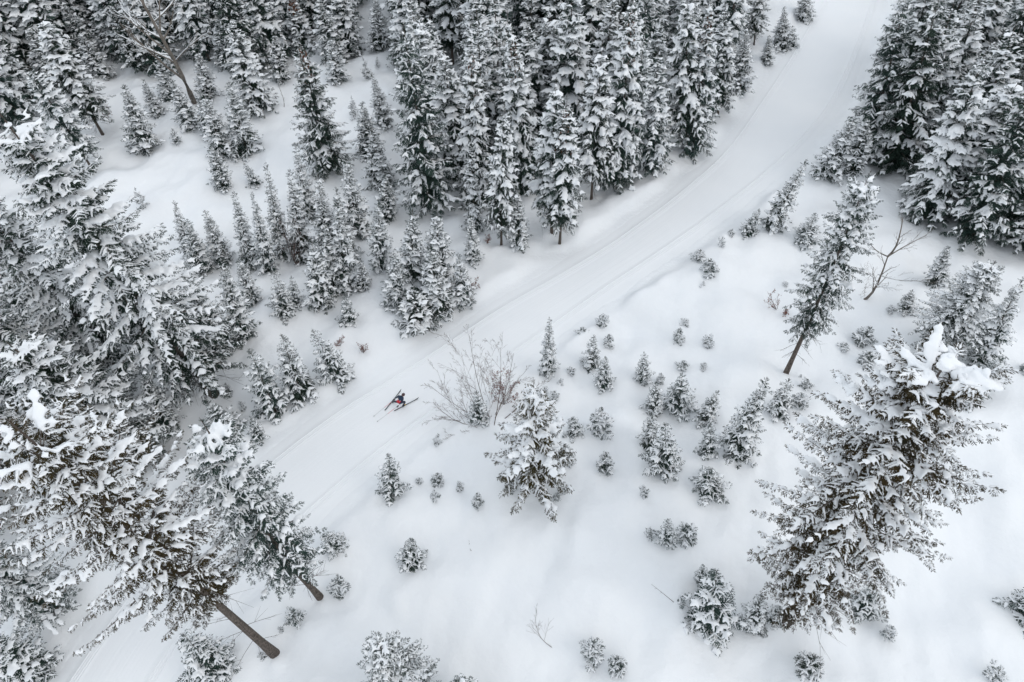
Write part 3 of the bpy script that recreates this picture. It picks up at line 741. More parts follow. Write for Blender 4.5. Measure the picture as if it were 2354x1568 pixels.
 ('sapling', 1000, 1154, 1000, 1134, 22, 'lower sapling of two on the white slope', 0),
 ('sapling', 1057, 1131, 1056, 1112, 18, 'spiky sapling with a dimple in the snow', 0),
 ('sapling', 1098, 1170, 1096, 1136, 28, 'sapling with a dark foot beside the dimple', 0),
 ('sapling', 1173, 1131, 1173, 1098, 30, 'starry sapling at the skirt of the mound spruce', 0),
 ('sapling', 1280, 1153, 1280, 1134, 17, 'lower of twin saplings at the mound spruce', 0),
 ('sapling', 1291, 1139, 1294, 1117, 24, 'upper of twin saplings at the mound spruce', 0),
 ('young', 946, 1318, 944, 1243, 68, 'round lone spruce on the empty lower snow', 0),
 ('sapling', 1367, 1528, 1364, 1454, 54, 'spiky sapling near the bare twig tree', 0),
 ('sapling', 1420, 1551, 1419, 1503, 40, 'rounder sapling near the bottom edge beside the spiky one', 0),
 ('sapling', 1004, 1024, 1008, 1002, 14, 'half-buried sapling below the bare shrub', 0),
 # dark forest on the right
 ('dark', 1985, 405, 2080, -25, 150, 'darkest spruce crowding the upper trail, its branch tips over the tracks', 0),
 ('dark', 2040, 435, 2150, -20, 175, 'dark wall-like spruce leaning over the upper trail', 0),
 ('mature', 2085, 385, 2180, 2, 150, 'snow-bright spruce with visible upper trunk beside the dark one', 0),
 ('slim', 1888, 424, 1962, 276, 82, 'small dark spruce at the mouth of the right forest', 0),
 ('slim', 1950, 412, 1995, 270, 72, 'second small spruce at the mouth of the right forest', 0),
 ('mature', 2110, 540, 2262, 130, 150, 'spruce with white ladder boughs facing the birch', 0),
 ('dark', 2215, 590, 2380, 190, 170, 'deep green spruce whose low boughs meet the open snow', 0),
 ('dark', 2330, 605, 2500, 300, 170, 'outermost deep green spruce against the open snow', 0),
 ('mature', 2200, 430, 2330, 60, 150, 'spruce in the second rank of the right forest', 0),
 ('dark', 2300, 470, 2450, 120, 165, 'deep green spruce in the second rank at the picture side', 0),
 ('mature', 2150, 320, 2255, -30, 130, 'spruce in the third rank of the right forest', 0),
 ('dark', 2255, 310, 2370, -40, 140, 'dark spruce in the third rank of the right forest', 0),
 ('mature', 2065, 240, 2140, -80, 120, 'spruce behind the dark wall-like spruce', 0),
 ('mature', 2340, 360, 2480, 0, 150, 'spruce at the picture side in the third rank', 0),
]
GRP = {'sapling': SAP, 'young': YNG, 'slim': YNG}
for kd, bx, by, tx, ty, wp, lab, tr in TREES:
    kw = {'rot': math.atan2(9.1, -12.4)} if kd == 'olive' else {}
    r, h = from_picture(kd, (bx, by), (tx, ty), wp, lab, bool(tr), **kw)
    r['group'] = SAP if h < 2.3 else (YNG if h < 8 else BIG)
    if DEBUG: print('%-9s %5.1f m  w %.2f  at %s  %s' % (kd, h, ALL[-1][2] * 2, np.round(ALL[-1][:2], 1), lab))
r, h = from_top('laden', (868, 1478), 10.5, 200, 'snow-heaped crown rising over the bottom edge'); r['group'] = BIG
r, h = from_top('mature', (1050, 1562), 9, 130, 'tip of a spruce just entering over the bottom edge'); r['group'] = BIG

# heavy snow heaps lying on particular crowns
def heaps_on(key, name, seed, spots):
    tree = [o for o in scene.objects if key in o.get('label', '')][0]
    s_ = Soup(); rg = np.random.default_rng(seed); bpy.context.view_layer.update(); inv = np.array(tree.matrix_world.inverted())
    sn = [c for c in tree.children if c.name.startswith('branch_snow')][0].data; co = np.empty(len(sn.vertices) * 3, np.float32); sn.vertices.foreach_get('co', co)
    co = co.reshape(-1, 3); Mw = np.array(tree.matrix_world); wc = co @ Mw[:3, :3].T + Mw[:3, 3]; rel = wc - CAM; dep = rel @ _F
    sx_, sy_ = rel @ _R / dep * FOC + PICW / 2, -(rel @ _U) / dep * FOC + PICH / 2
    for px, py, z, r in spots:                 # each heap rests on the bough that carries it
        for _ in range(4):
            d2 = (sx_ - px - rg.uniform(-10, 10)) ** 2 + (sy_ - py - rg.uniform(-10, 10)) ** 2
            cand = np.where(d2 < 144)[0]; i = cand[np.argmin(dep[cand])] if len(cand) else int(np.argmin(d2))
            p = wc[i] - np.array([0, 0, .35 * r]); v, f = LUMP[rg.integers(len(LUMP))]
            a = rg.uniform(0, 6.28); R2 = np.array([[math.cos(a), -math.sin(a), 0], [math.sin(a), math.cos(a), 0], [0, 0, 1]])
            W_ = (v * np.array([r * .95, r * .65, r * .6])) @ R2.T + p
            s_.add(W_ @ inv[:3, :3].T + inv[:3, 3], f)
    link(name, fused(s_, name, .05 / float(np.linalg.norm(Mw[:3, 2])), 2), tree)['kind'] = 'stuff'
heaps_on('great snow-capped spruce dominating', 'snow_cap', 77,
         ((2180, 800, 21.6, .26), (2176, 825, 21.3, .34), (2200, 838, 21.1, .42), (2225, 845, 20.9, .42), (2255, 865, 20.6, .36), (2278, 882, 20.3, .28), (2150, 855, 20.8, .36), (2120, 850, 20.4, .3),
          (2020, 840, 19.8, .26), (2040, 860, 19.6, .28), (1930, 870, 18.8, .24), (1950, 885, 18.6, .26), (2160, 880, 20.2, .4), (2230, 870, 20.3, .35)))
heaps_on('stout mound spruce', 'snow_heap', 78,
         ((1162, 970, 1.9, .30), (1180, 982, 2.0, .28), (1295, 1000, 1.9, .28), (1188, 1050, 1.3, .32), (1194, 1075, .9, .28), (1272, 1062, 1.4, .32), (1290, 1080, .9, .26)))
# cones hanging in some tree tops
def cones_on(key, seed, n=90):
    for tree in [o for o in scene.objects if key in o.get('label', '')]:
        rg = np.random.default_rng(seed); s_ = Soup(); bpy.context.view_layer.update(); M_ = np.array(tree.matrix_world); H_ = max(v.co.z for v in tree.children[0].data.vertices)
        sz = np.linalg.norm(M_[:3, 2]); k = 1 / sz
        for _ in range(n):
            z = H_ * rg.uniform(.72, .97); r = (H_ - z) * .17 * rg.uniform(.55, 1.1) + .12; a = rg.uniform(0, 6.28); p = np.array([r * math.cos(a), r * math.sin(a), z])
            tube(s_, [p, p + [0, 0, -.06 * k], p + [rg.normal(0, .02), rg.normal(0, .02), -.17 * k]], np.array([.02, .034, .014]) * k, 5)
        link('cones', s_.mesh('cones', MAT['cone'], True), tree)['kind'] = 'stuff'
for i, key in enumerate(('with reddish cones near', 'dark tiered spruce with spread', 'spruce just beside the tallest capped', 'two crowns from the tallest capped', 'foot closest to the trail', 'broad dark-bottomed spruce right after', 'big dark-cored spruce with')):
    cones_on(key, 400 + i)

# ---------------------------------------------------------------- the forest filling in behind: ranks of spruces
def inside(poly, x, y):
    c = False; n = len(poly)
    for i in range(n):
        (x1, y1), (x2, y2) = poly[i], poly[(i + 1) % n]
        if (y1 > y) != (y2 > y) and x < (x2 - x1) * (y - y1) / (y2 - y1) + x1: c = not c
    return c
# rank counts from the near side, tree from the left
ORD = ('first second third fourth fifth sixth seventh eighth ninth tenth eleventh twelfth thirteenth fourteenth fifteenth sixteenth '
       'seventeenth eighteenth nineteenth twentieth').split()
ZONES = [
 ('behind the trail front row', [(900, 150), (1000, 330), (1070, 440), (1200, 440), (1400, 380), (1560, 310), (1680, 190), (1750, 60), (1775, -45), (890, -45)], 62, (10.5, 14.5)),
 ('of the forest above the clearing', [(-260, -45), (890, -45), (830, 80), (760, 110), (640, 150), (560, 180), (470, 190), (330, 150), (210, 150), (120, 220), (40, 300), (-120, 400), (-300, 380)], 120, (9.5, 13.5)),
 ('of the dark right forest', [(2080, -45), (2050, 200), (2010, 350), (2100, 470), (2170, 530), (2330, 560), (2560, 600), (2620, -45)], 40, (10, 13)),
 ('in the shade left of the leaning giant', [(-260, 420), (-60, 520), (40, 640), (120, 760), (220, 860), (300, 960), (240, 1100), (60, 1250), (-220, 1250)], 22, (7, 11)),
]
for zname, poly, want, (h0, h1) in ZONES:
    xs = [p[0] for p in poly]; ys = [p[1] for p in poly]; got = []; tries = 0
    while len(got) < want and tries < 9000:
        tries += 1
        px, py = _rt.uniform(min(xs), max(xs)), _rt.uniform(min(ys), max(ys))
        if not inside(poly, px, py): continue
        p = at_z(px, py, 0.4); r = _rt.uniform(1.5, 1.95)
        if trail_side(p[0], p[1])[0][0] < 2.2: continue
        if any((p[0] - a) ** 2 + (p[1] - b) ** 2 < (0.64 * (r + min(q, 2))) ** 2 for a, b, q, h in ALL if h > 2.5): continue
        ALL.append((p[0], p[1], r, 9)); got.append((p[0], p[1], r))
    ALL[len(ALL) - len(got):] = []
    got.sort(key=lambda g: g[1]); nr = max(1, math.ceil(len(got) / 18)); k = 0
    for i in range(nr):
        row = sorted(got[len(got) * i // nr: len(got) * (i + 1) // nr])
        for j, (x, y, r) in enumerate(row):
            B = np.array([x, y, float(ground_z(x, y)[0])]); h = _rt.uniform(h0, h1)
            kd = _rt.choices(['mature', 'stem', 'dark', 'slim'], [6, 1.6, .8, 1.2])[0]
            T = B + np.array([_rt.gauss(0, .02) * h, _rt.gauss(0, .02) * h, h])
            lab = '%s spruce from the left, %s rank %s' % (ORD[j], ORD[i], zname) if nr > 1 else '%s spruce from the left %s' % (ORD[j], zname)
            o, _ = plant(kd, B, T, 2 * r * (1.4 if kd != 'slim' else .8) * h / 11, lab, group='spruces filling the deep forest')

# ---------------------------------------------------------------- snow ground: one sheet to the horizon
def axis_coords(a, b, step, far):
    mid = np.arange(a, b + step, step); out = []; d = step; x = 0
    while x < far: d *= 1.22; x += d; out.append(x)
    out = np.array(out)
    return np.concatenate([(a - out)[::-1], mid, b + out])
gx = axis_coords(-54, 54, .26, 2500); gy = axis_coords(3, 84, .26, 2500)
GX, GY = np.meshgrid(gx, gy); shp = GX.shape
near = (np.abs(GX) < 140) & (GY > -80) & (GY < 170)
GZ = np.full(shp, 0.6)
GZ[near] = ground_z(GX[near], GY[near])
far = np.hypot(GX, GY - 40); GZ = np.where(far > 160, GZ * 0 + 0.6 + (far - 160) * 0.012 * (0.6 + 0.4 * np.sin(GX * .01) * np.cos(GY * .013)), GZ)
_rg = np.random.default_rng(8)
dmask = trail_side(GX[near], GY[near])[0]; DT = np.full(shp, -9.0); DT[near] = dmask
def bump_at(x, y, r, h, sq=1.0):
    i0, i1 = np.searchsorted(gx, [x - 3.2 * r, x + 3.2 * r]); j0, j1 = np.searchsorted(gy, [y - 3.2 * r, y + 3.2 * r])
    if i1 <= i0 or j1 <= j0: return
    sl = (slice(j0, j1), slice(i0, i1))
    g = np.exp(-((GX[sl] - x) ** 2 + (GY[sl] - y) ** 2) / r ** 2)
    GZ[sl] += h * g * sstep(0.1, 0.8, DT[sl])
for x, y, r, h in WELLS:
    if h > 7:
        bump_at(x, y, .9 + .3 * r, -.16)
        for _ in range(3): a = _rg.uniform(0, 6.28); bump_at(x + .42 * math.cos(a), y + .42 * math.sin(a), .34, .16)
        for _ in range(7):                       # heaps that slid off the boughs
            a = _rg.uniform(0, 6.28); q = r * _rg.uniform(.8, 1.3); bump_at(x + q * math.cos(a), y + q * math.sin(a), _rg.uniform(.25, .5), _rg.uniform(.04, .13))
    elif h > 2.3:
        bump_at(x, y, .8 * r, -.10); a = _rg.uniform(0, 6.28); bump_at(x + r * math.cos(a), y + r * math.sin(a), .7 * r, .12)
    else: bump_at(x + .05, y + .25, .55 + .3 * r, .10); bump_at(x, y - .3, .3, -.07)
for _ in range(260):
    x, y = _rg.uniform(-45, 45), _rg.uniform(4, 75); bump_at(x, y, _rg.uniform(.5, 1.3), _rg.choice([-1, 1, 1]) * _rg.uniform(.05, .18))
for _ in range(3600):                            # small clods and dimples
    x, y = _rg.uniform(-40, 40), _rg.uniform(4, 65); bump_at(x, y, _rg.uniform(.17, .3), _rg.choice([-1, 1]) * _rg.uniform(.012, .045))
for px, py, r, h in ((1338, 760, .8, .45), (1130, 968, .7, .35), (1310, 985, .7, .4), (905, 1372, .55, .3), (925, 1400, .5, .28), (935, 1395, .35, -.2), (1140, 1352, .5, -.16), (1075, 1150, .8, -.14),
                     (640, 700, 1.0, .3), (250, 440, 2.0, .5), (400, 400, 2.2, -.3), (1480, 700, 1.6, .3), (1420, 720, 1.4, -.3), (2000, 830, 1.6, .3), (1640, 620, 1.6, .3), (1700, 690, 2.2, .35)):
    p = at_z(px, py, .3); bump_at(p[0], p[1], r, h)
ny, nxx = shp
idx = np.arange(ny * nxx).reshape(shp)
Q = np.stack([idx[:-1, :-1], idx[:-1, 1:], idx[1:, 1:], idx[1:, :-1]], -1).reshape(-1, 4)

def snow_mat(name, c0, c1, groom=False):
    m, n, b = new_mat(name)
    b.inputs['Roughness'].default_value = .8; b.inputs['Specular IOR Level'].default_value = .15
    big = noise_node(n, .35, 3); r = n.nodes.new('ShaderNodeValToRGB')
    r.color_ramp.elements[0].position = .3; r.color_ramp.elements[1].position = .7
    r.color_ramp.elements[0].color = (*c0, 1); r.color_ramp.elements[1].color = (*c1, 1)
    n.links.new(big.outputs['Fac'], r.inputs['Fac']); n.links.new(r.outputs['Color'], b.inputs['Base Color'])
    if groom:
        uv = n.nodes.new('ShaderNodeUVMap'); mp = n.nodes.new('ShaderNodeMapping'); mp.inputs['Scale'].default_value = (3.5, .06, 1)
        n.links.new(uv.outputs[0], mp.inputs['Vector']); t = noise_node(n, 1.0, 5, vec=mp.outputs[0])
        t2 = noise_node(n, 9, 5)
        bp = n.nodes.new('ShaderNodeBump'); bp.inputs['Strength'].default_value = .5; bp.inputs['Distance'].default_value = .05
        n.links.new(t.outputs['Fac'], bp.inputs['Height'])
        bp2 = n.nodes.new('ShaderNodeBump'); bp2.inputs['Strength'].default_value = .25; bp2.inputs['Distance'].default_value = .02
        n.links.new(t2.outputs['Fac'], bp2.inputs['Height']); n.links.new(bp.outputs[0], bp2.inputs['Normal']); n.links.new(bp2.outputs[0], b.inputs['Normal'])
    else:
        t = noise_node(n, 2.2, 7); t2 = noise_node(n, 11, 6)
        bp = n.nodes.new('ShaderNodeBump'); bp.inputs['Strength'].default_value = .55; bp.inputs['Distance'].default_value = .10
        bp2 = n.nodes.new('ShaderNodeBump'); bp2.inputs['Strength'].default_value = .35; bp2.inputs['Distance'].default_value = .025
        n.links.new(t.outputs['Fac'], bp.inputs['Height']); n.links.new(t2.outputs['Fac'], bp2.inputs['Height'])
        n.links.new(bp.outputs[0], bp2.inputs['Normal']); n.links.new(bp2.outputs[0], b.inputs['Normal'])
    return m
MAT['snow_ground'] = snow_mat('deep_snow', (.88, .90, .925), (.91, .925, .942))
MAT['snow_trail'] = snow_mat('groomed_snow', (.89, .907, .928), (.91, .923, .94), True)
ground = link('snow_ground', mk_mesh('snow_ground', np.stack([GX, GY, GZ], -1).reshape(-1, 3), None, MAT['snow_ground'], smooth=True, quads=Q))
ground['kind'] = 'structure'

# ---------------------------------------------------------------- groomed trail with its two pairs of classic tracks
NS = 900
d = np.concatenate([[0], np.cumsum(np.linalg.norm(np.diff(TC, axis=0), axis=1))]); u = np.linspace(0, d[-1], NS)
Lp = np.stack([np.interp(u, d, TL[:, k]) for k in (0, 1)], -1); Rp = np.stack([np.interp(u, d, TR[:, k]) for k in (0, 1)], -1)
W = np.linalg.norm(Lp - Rp, axis=1)
prof = {}                                                   # lateral metres from the left edge -> depth
def groove(c): return [(c - .075, 0), (c - .06, .010), (c - .038, -.032), (c + .038, -.032), (c + .06, .010), (c + .075, 0)]
cross = [(-.30, -.30), (-.05, -.07), (.25, -.02), (.6, 0.0), (.95, 0.004)]
for c in (1.40, 1.68): cross += groove(c)
cross += [(2.0, .0), (2.6, .006)]
left_n = len(cross)
cross2 = [(2.5, .004), (2.0, .0)]
for c in (1.62, 1.34): cross2 += [(2 * c - a, z) for a, z in groove(c)]
cross2 += [(.95, .004), (.6, 0.0), (.25, -.02), (-.05, -.07), (-.30, -.30)]
t_ = (Rp - Lp) / W[:, None]
rows = []
for a, z in cross: rows.append(np.concatenate([Lp + t_ * a, np.full((NS, 1), z)], 1))
for a, z in cross2: rows.append(np.concatenate([Rp - t_ * a, np.full((NS, 1), z)], 1))
Vt = np.stack(rows, 1); nc = Vt.shape[1]
wob = .012 * np.sin(u * .9)[:, None] + .01 * np.sin(u[:, None] * .37 + np.linspace(0, 6, nc)[None])
Vt[:, 2:-2, 2] += wob[:, 2:-2]
ii = np.arange(NS * nc).reshape(NS, nc)
Qt = np.stack([ii[:-1, :-1], ii[1:, :-1], ii[1:, 1:], ii[:-1, 1:]], -1).reshape(-1, 4)[:, ::-1]
tme = mk_mesh('ski_trail', Vt.reshape(-1, 3), None, MAT['snow_trail'], smooth=True, quads=Qt)
uvl = tme.uv_layers.new(name='UVMap')
lat = np.array([a for a, _ in cross] + [8 - a for a, _ in cross2])
UV = np.stack([np.tile(lat, (NS, 1)), np.tile(u[:, None], (1, nc))], -1).reshape(-1, 2)
uvl.data.foreach_set('uv', UV[Qt.ravel()].astype(np.float32).ravel())
trail = link('ski_trail', tme); trail['kind'] = 'structure'

# ---------------------------------------------------------------- leafless trees and shrubs
def grow(soup, snow, leaves, p, dr, L, r, lvl, rg, maxl, snowy, leafy, curl=.25, up=.25, ratio=.5, nk=6, start=.22, target=None):
    n = 5 if lvl < 2 else 4
    pts = [np.array(p)]; dcur = np.array(dr, float); dcur /= np.linalg.norm(dcur)
    if target is not None:
        side = rg.normal(0, .06, 3) * L
        pts = [p + (target - p) * q + side * math.sin(PI * q) - np.array([0, 0, .06 * L]) * math.sin(PI * q) for q in np.linspace(0, 1, 6)]; n = 6
    else:
        for i in range(n - 1):
            dcur = dcur + rg.normal(0, curl, 3) * .5 + np.array([0, 0, up * .25]); dcur /= np.linalg.norm(dcur)
            pts.append(pts[-1] + dcur * L / (n - 1))
    pts = np.array(pts); rr = np.linspace(r, max(.0035, r * .35), len(pts))
    tube(soup, pts, rr, 8 if r > .06 else (5 if r > .025 else 3), cap=r > .05)
    if snow is not None and r > .012 and rg.random() < snowy:
        a = pts[1:]; k = max(r * 1.05, .03)
        tn = unit(np.gradient(pts, axis=0)); flat = np.mean(1 - np.abs(tn[:, 2]))
        if flat > .25: tube(snow, pts, np.maximum(rr * 1.05, .028) * rg.uniform(.8, 1.2), 5, True, .8, k * .75, rg, .2)
    if leafy and lvl >= maxl - 1:
        for _ in range(int(leafy)):
            q = pts[rg.integers(1, len(pts))] + rg.normal(0, .05, 3); a = rg.normal(0, 1, 3); a /= np.linalg.norm(a); b = unit(np.cross(a, rg.normal(0, 1, 3))); s = rg.uniform(.03, .055)
            leaves.add([q - a * s, q + b * s * .6, q + a * s, q - b * s * .6], [(0, 1, 2), (0, 2, 3)])
    if lvl >= maxl: return
    seg = np.linspace(0, 1, len(pts))
    for i in range(nk):
        s = start + (1 - start) * (i + rg.uniform(.1, .9)) / nk
        q = np.array([np.interp(s, seg, pts[:, k]) for k in range(3)])
        tg = unit(np.array([np.interp(min(1, s + .05), seg, pts[:, k]) - np.interp(max(0, s - .05), seg, pts[:, k]) for k in range(3)]))
        nrm = unit(np.cross(tg, rg.normal(0, 1, 3))); a = math.radians(rg.uniform(24, 48))
        grow(soup, snow, leaves, q, tg * math.cos(a) + nrm * math.sin(a), L * ratio * (1.15 - .55 * s) * rg.uniform(.7, 1.2), max(.004, np.interp(s, seg, rr) * .55), lvl + 1, rg, maxl,
             snowy, leafy, curl, up, ratio, max(3, nk - 1), start)

def bare_thing(name, label, cat, base, stems, bark='twig', seed=0, maxl=3, snowy=0, leafy=0, group=None, nk=6, ratio=.5, up=.25, start=.22):
    rg = np.random.default_rng(seed); w, s, l = Soup(), Soup(), Soup()
    for (p, tgt, r) in stems:
        p = np.asarray(p, float) - base; tgt = np.asarray(tgt, float) - base
        grow(w, s, l, p, tgt - p, float(np.linalg.norm(tgt - p)), r, 0, rg, maxl, snowy, leafy, nk=nk, ratio=ratio, up=up, start=start, target=tgt)
    root = bpy.data.objects.new(name, None); COL.objects.link(root); root.location = Vector(base); root.empty_display_size = .3
    root['label'] = label; root['category'] = cat
    if group: root['group'] = group
    if w.v: link('branches', w.mesh('branches', MAT[bark]), root)
    if s.v: link('branch_snow', s.mesh('branch_snow', MAT['snow_tree'], True), root)['kind'] = 'stuff'
    if l.v: link('withered_leaves', l.mesh('withered_leaves', MAT['beech_leaf']), root)['kind'] = 'stuff'
    return root

# the fan shaped bare shrub by the trail
B = on_ground(1127, 982)
tips = [(1030, 772, 4.8), (1078, 770, 4.9), (1105, 806, 4.0), (1060, 810, 4.2), (1130, 790, 4.6), (1150, 800, 4.2), (1180, 812, 3.8), (1215, 845, 3.0), (1004, 850, 3.2), (990, 888, 2.4),
        (995, 925, 1.7), (998, 962, 1.0), (1022, 1000, .6), (1240, 880, 1.9), (1060, 870, 2.9)]
bare_thing('bare_shrub', 'leafless grey fan shaped shrub with fine twigs beside the trail', 'shrub', B,
           [(B + np.array([_rt.uniform(-.2, .2), _rt.uniform(-.2, .2), 0]), at_z(*t), _rt.uniform(.016, .028)) for t in tips], seed=11, maxl=3, snowy=.08, nk=7, ratio=.36)
B = on_ground(1158, 930)
bare_thing('beech_shrub', 'withered red-brown beech shrub tangled in the bare fan shrub', 'shrub', B,
           [(B, at_z(*t), .018) for t in ((1140, 860, 2.2), (1165, 862, 2.3), (1182, 880, 1.9), (1125, 885, 1.9), (1186, 910, 1.2), (1150, 890, 1.9))], seed=12, maxl=2, leafy=6, nk=5, ratio=.45)
# old birch at the top, snow along its limbs
B = on_ground(446, 236)
p1, p2, p3 = at_z(405, 140, 5.2), at_z(376, 90, 8.0), at_z(340, 20, 11.5)
bare_thing('bare_tree', 'old leafless tree with thick trunk and snow along its crooked limbs', 'tree', B,
           [(B - np.array([0, 0, .2]), p3 + np.array([-.3, 0, 1.5]), .26), (p1, at_z(270, 80, 7.5), .09), (p1, at_z(470, 80, 7.8), .08), (p2, at_z(280, 20, 9.5), .09), (p2, at_z(400, 10, 10.8), .08),
            (p3 * .6 + p2 * .4, at_z(420, -40, 11), .07), (p1 * .7 + p2 * .3, at_z(330, 110, 7.2), .07), (p3 * .4 + p2 * .6, at_z(300, -20, 11.5), .07)], 'bark_pale', seed=13, maxl=3, snowy=1.0, nk=6, ratio=.45, start=.35)
B = on_ground(1984, 688)
f1 = at_z(2040, 590, 4.2)
bare_thing('bare_tree', 'slender leafless grey tree with a forked trunk in the open snow', 'tree', B,
           [(B - np.array([0, 0, .2]), f1, .11), (f1, at_z(2075, 500, 7.2), .075), (f1, at_z(2000, 560, 5.3), .045), (f1, at_z(2130, 540, 5.6), .05), (B * .5 + f1 * .5, at_z(1975, 620, 4.2), .03),
            (B * .4 + f1 * .6, at_z(2140, 640, 4.0), .035), (B * .6 + f1 * .4, at_z(2060, 660, 2.7), .03), (B * .65 + f1 * .35, at_z(1990, 660, 2.6), .025)], 'bark_pale', seed=14, maxl=3, snowy=.55, nk=5, ratio=.45)
B = on_ground(1268, 1488)
bare_thing('bare_sapling', 'thin leafless twig tree standing alone on the lower snow', 'sapling', B, [(B, at_z(1229, 1413, 2.6), .018)], seed=15, maxl=2, nk=8, ratio=.42)
B = on_ground(1548, 1384)
bare_thing('bare_sapling', 'single bare rod leaning from the round bush spruce', 'sapling', B, [(B, at_z(1497, 1343, 2.4), .016)], seed=16, maxl=1, nk=2, ratio=.1)
B = on_ground(653, 247)
bare_thing('bare_sapling', 'crooked bare sapling by the white slab boughs spruce', 'sapling', B, [(B, at_z(640, 199, 2.0), .03)], seed=17, maxl=2, nk=5, ratio=.25, snowy=1)
B = on_ground(1082, 1266)
bare_thing('bare_sapling', 'few bare twig ends sticking from the lower snow', 'sapling', B, [(B, at_z(1078, 1248, .5), .012), (B, at_z(1090, 1254, .4), .01)], seed=18, maxl=2, nk=4, ratio=.4)
for i, (bx, by, tx, ty, z, lab) in enumerate([
        (835, 814, 830, 796, .8, 'low red-leaved beech shrub on the bank by the bushy clump'), (782, 796, 778, 780, .7, 'small red-leaved beech shrub near the three bank spruces'),
        (244, 272, 240, 252, 1.2, 'red-leaved beech shrub by the leaning bare trunk'), (230, 248, 228, 232, .9, 'smaller red-leaved beech shrub farther behind the leaning bare trunk'),
        (1785, 712, 1778, 676, 1.6, 'red-leaved beech shrub beside the bare-trunk spruce crown'), (1806, 724, 1804, 712, .6, 'rust-coloured beech tuft against the bare-trunk spruce crown'),
        (1092, 664, 1090, 648, .8, 'red twig shrub between the bushy clump and the trail'), (682, 612, 668, 500, 4.2, 'brownish withered beech in the thicket of spruces'),
        (1120, 560, 1118, 545, .8, 'rust-coloured shrub in the shadow of the front row')]):
    B = on_ground(bx, by); rg = np.random.default_rng(300 + i); T = at_z(tx, ty, z + B[2])
    n = 5 if z < 3 else 9; w = .35 * z ** .8
    bare_thing('beech_shrub', lab, 'shrub', B, [(B, T + np.array([rg.uniform(-w, w), rg.uniform(-w, w), rg.uniform(-.3, .1) * z]), .012 + .004 * z) for _ in range(n)], seed=320 + i, maxl=2, leafy=2 if z < 3 else 1, nk=4, ratio=.4,
               snowy=.4, group='withered beeches')

# ---------------------------------------------------------------- the skier
def K(zx, zy, z): return at_z((1150 + zx / 11.2) * .735312, (1190 + zy / 11.2) * .735312, z)
def flat(name, c, rough=.6):
    m, n, b = new_mat(name); b.inputs['Roughness'].default_value = rough
    t = noise_node(n, 30, 3); mx = n.nodes.new('ShaderNodeMix'); mx.data_type = 'RGBA'
    mx.inputs['A'].default_value = (*[q * .8 for q in c], 1); mx.inputs['B'].default_value = (*[min(1, q * 1.15) for q in c], 1)
    n.links.new(t.outputs['Fac'], mx.inputs['Factor']); n.links.new(mx.outputs['Result'], b.inputs['Base Color']); return m
for nm, c in dict(navy=(.010, .028, .062), red=(.62, .018, .03), white=(.8, .8, .82), pants=(.014, .018, .045), skin=(.55, .30, .22), hat=(.055, .022, .024), black=(.012, .013, .015),
                  ski=(.03, .036, .04), ski_grey=(.10, .13, .13), pole=(.30, .30, .31), pole_red=(.6, .05, .06), yellow=(.75, .45, .03), grey=(.35, .35, .36)).items(): MAT[nm] = flat('skier_' + nm, c)
J = dict(pelvis=K(1088, 752, .80), waist=K(1112, 690, .96), chest=K(1150, 600, 1.16), neck=K(1203, 545, 1.30), head0=K(1226, 512, 1.40), head=K(1240, 490, 1.50),
         lsh=K(1092, 545, 1.24), lel=K(1000, 590, 1.06), lwr=K(950, 625, .88), lhd=K(938, 650, .80),
         rsh=K(1225, 640, 1.20), rel=K(1192, 735, .98), rwr=K(1085, 850, .80), rhd=K(1040, 895, .74),
         lhip=K(1050, 735, .80), lkn=K(945, 735, .48), lan=K(868, 735, .13), lto=K(905, 680, .07),
         rhip=K(1130, 775, .80), rkn=K(1298, 735, .50), ran=K(1228, 880, .13), rto=K(1292, 850, .07))
if DEBUG:
    for a, b in (('pelvis', 'neck'), ('neck', 'head'), ('lsh', 'rsh'), ('lsh', 'lel'), ('lel', 'lwr'), ('rsh', 'rel'), ('rel', 'rwr'), ('lhip', 'lkn'), ('lkn', 'lan'), ('rhip', 'rkn'), ('rkn', 'ran'), ('lan', 'lto'), ('ran', 'rto')):
        print(a, b, round(float(np.linalg.norm(J[a] - J[b])), 2))
names = list(J); edges = [('pelvis', 'waist'), ('waist', 'chest'), ('chest', 'neck'), ('neck', 'head0'), ('head0', 'head'), ('chest', 'lsh'), ('lsh', 'lel'), ('lel', 'lwr'), ('lwr', 'lhd'),
         ('chest', 'rsh'), ('rsh', 'rel'), ('rel', 'rwr'), ('rwr', 'rhd'), ('pelvis', 'lhip'), ('lhip', 'lkn'), ('lkn', 'lan'), ('lan', 'lto'), ('pelvis', 'rhip'), ('rhip', 'rkn'), ('rkn', 'ran'), ('ran', 'rto')]
rad = dict(pelvis=.15, waist=.135, chest=.165, neck=.06, head0=.075, head=.098, lsh=.075, lel=.052, lwr=.035, lhd=.038, rsh=.075, rel=.052, rwr=.035, rhd=.038,
           lhip=.10, lkn=.068, lan=.045, lto=.04, rhip=.10, rkn=.068, ran=.045, rto=.04)
org = np.array([J['pelvis'][0], J['pelvis'][1], 0.0])
me = bpy.data.meshes.new('person'); me.from_pydata([tuple(J[n] - org) for n in names], [(names.index(a), names.index(b)) for a, b in edges], [])
person = bpy.data.objects.new('person', me); COL.objects.link(person); person.location = Vector(org)
person.modifiers.new('skin', 'SKIN'); sub = person.modifiers.new('sub', 'SUBSURF'); sub.levels = 2; sub.render_levels = 2
for i, n in enumerate(names):
    me.skin_vertices[0].data[i].radius = (rad[n], rad[n] * (.8 if n in ('pelvis', 'waist', 'chest') else 1)); me.skin_vertices[0].data[i].use_root = (n == 'pelvis')
dg = bpy.context.evaluated_depsgraph_get(); body = bpy.data.meshes.new_from_object(person.evaluated_get(dg))
person.modifiers.clear(); person.data = body
body.materials.clear()
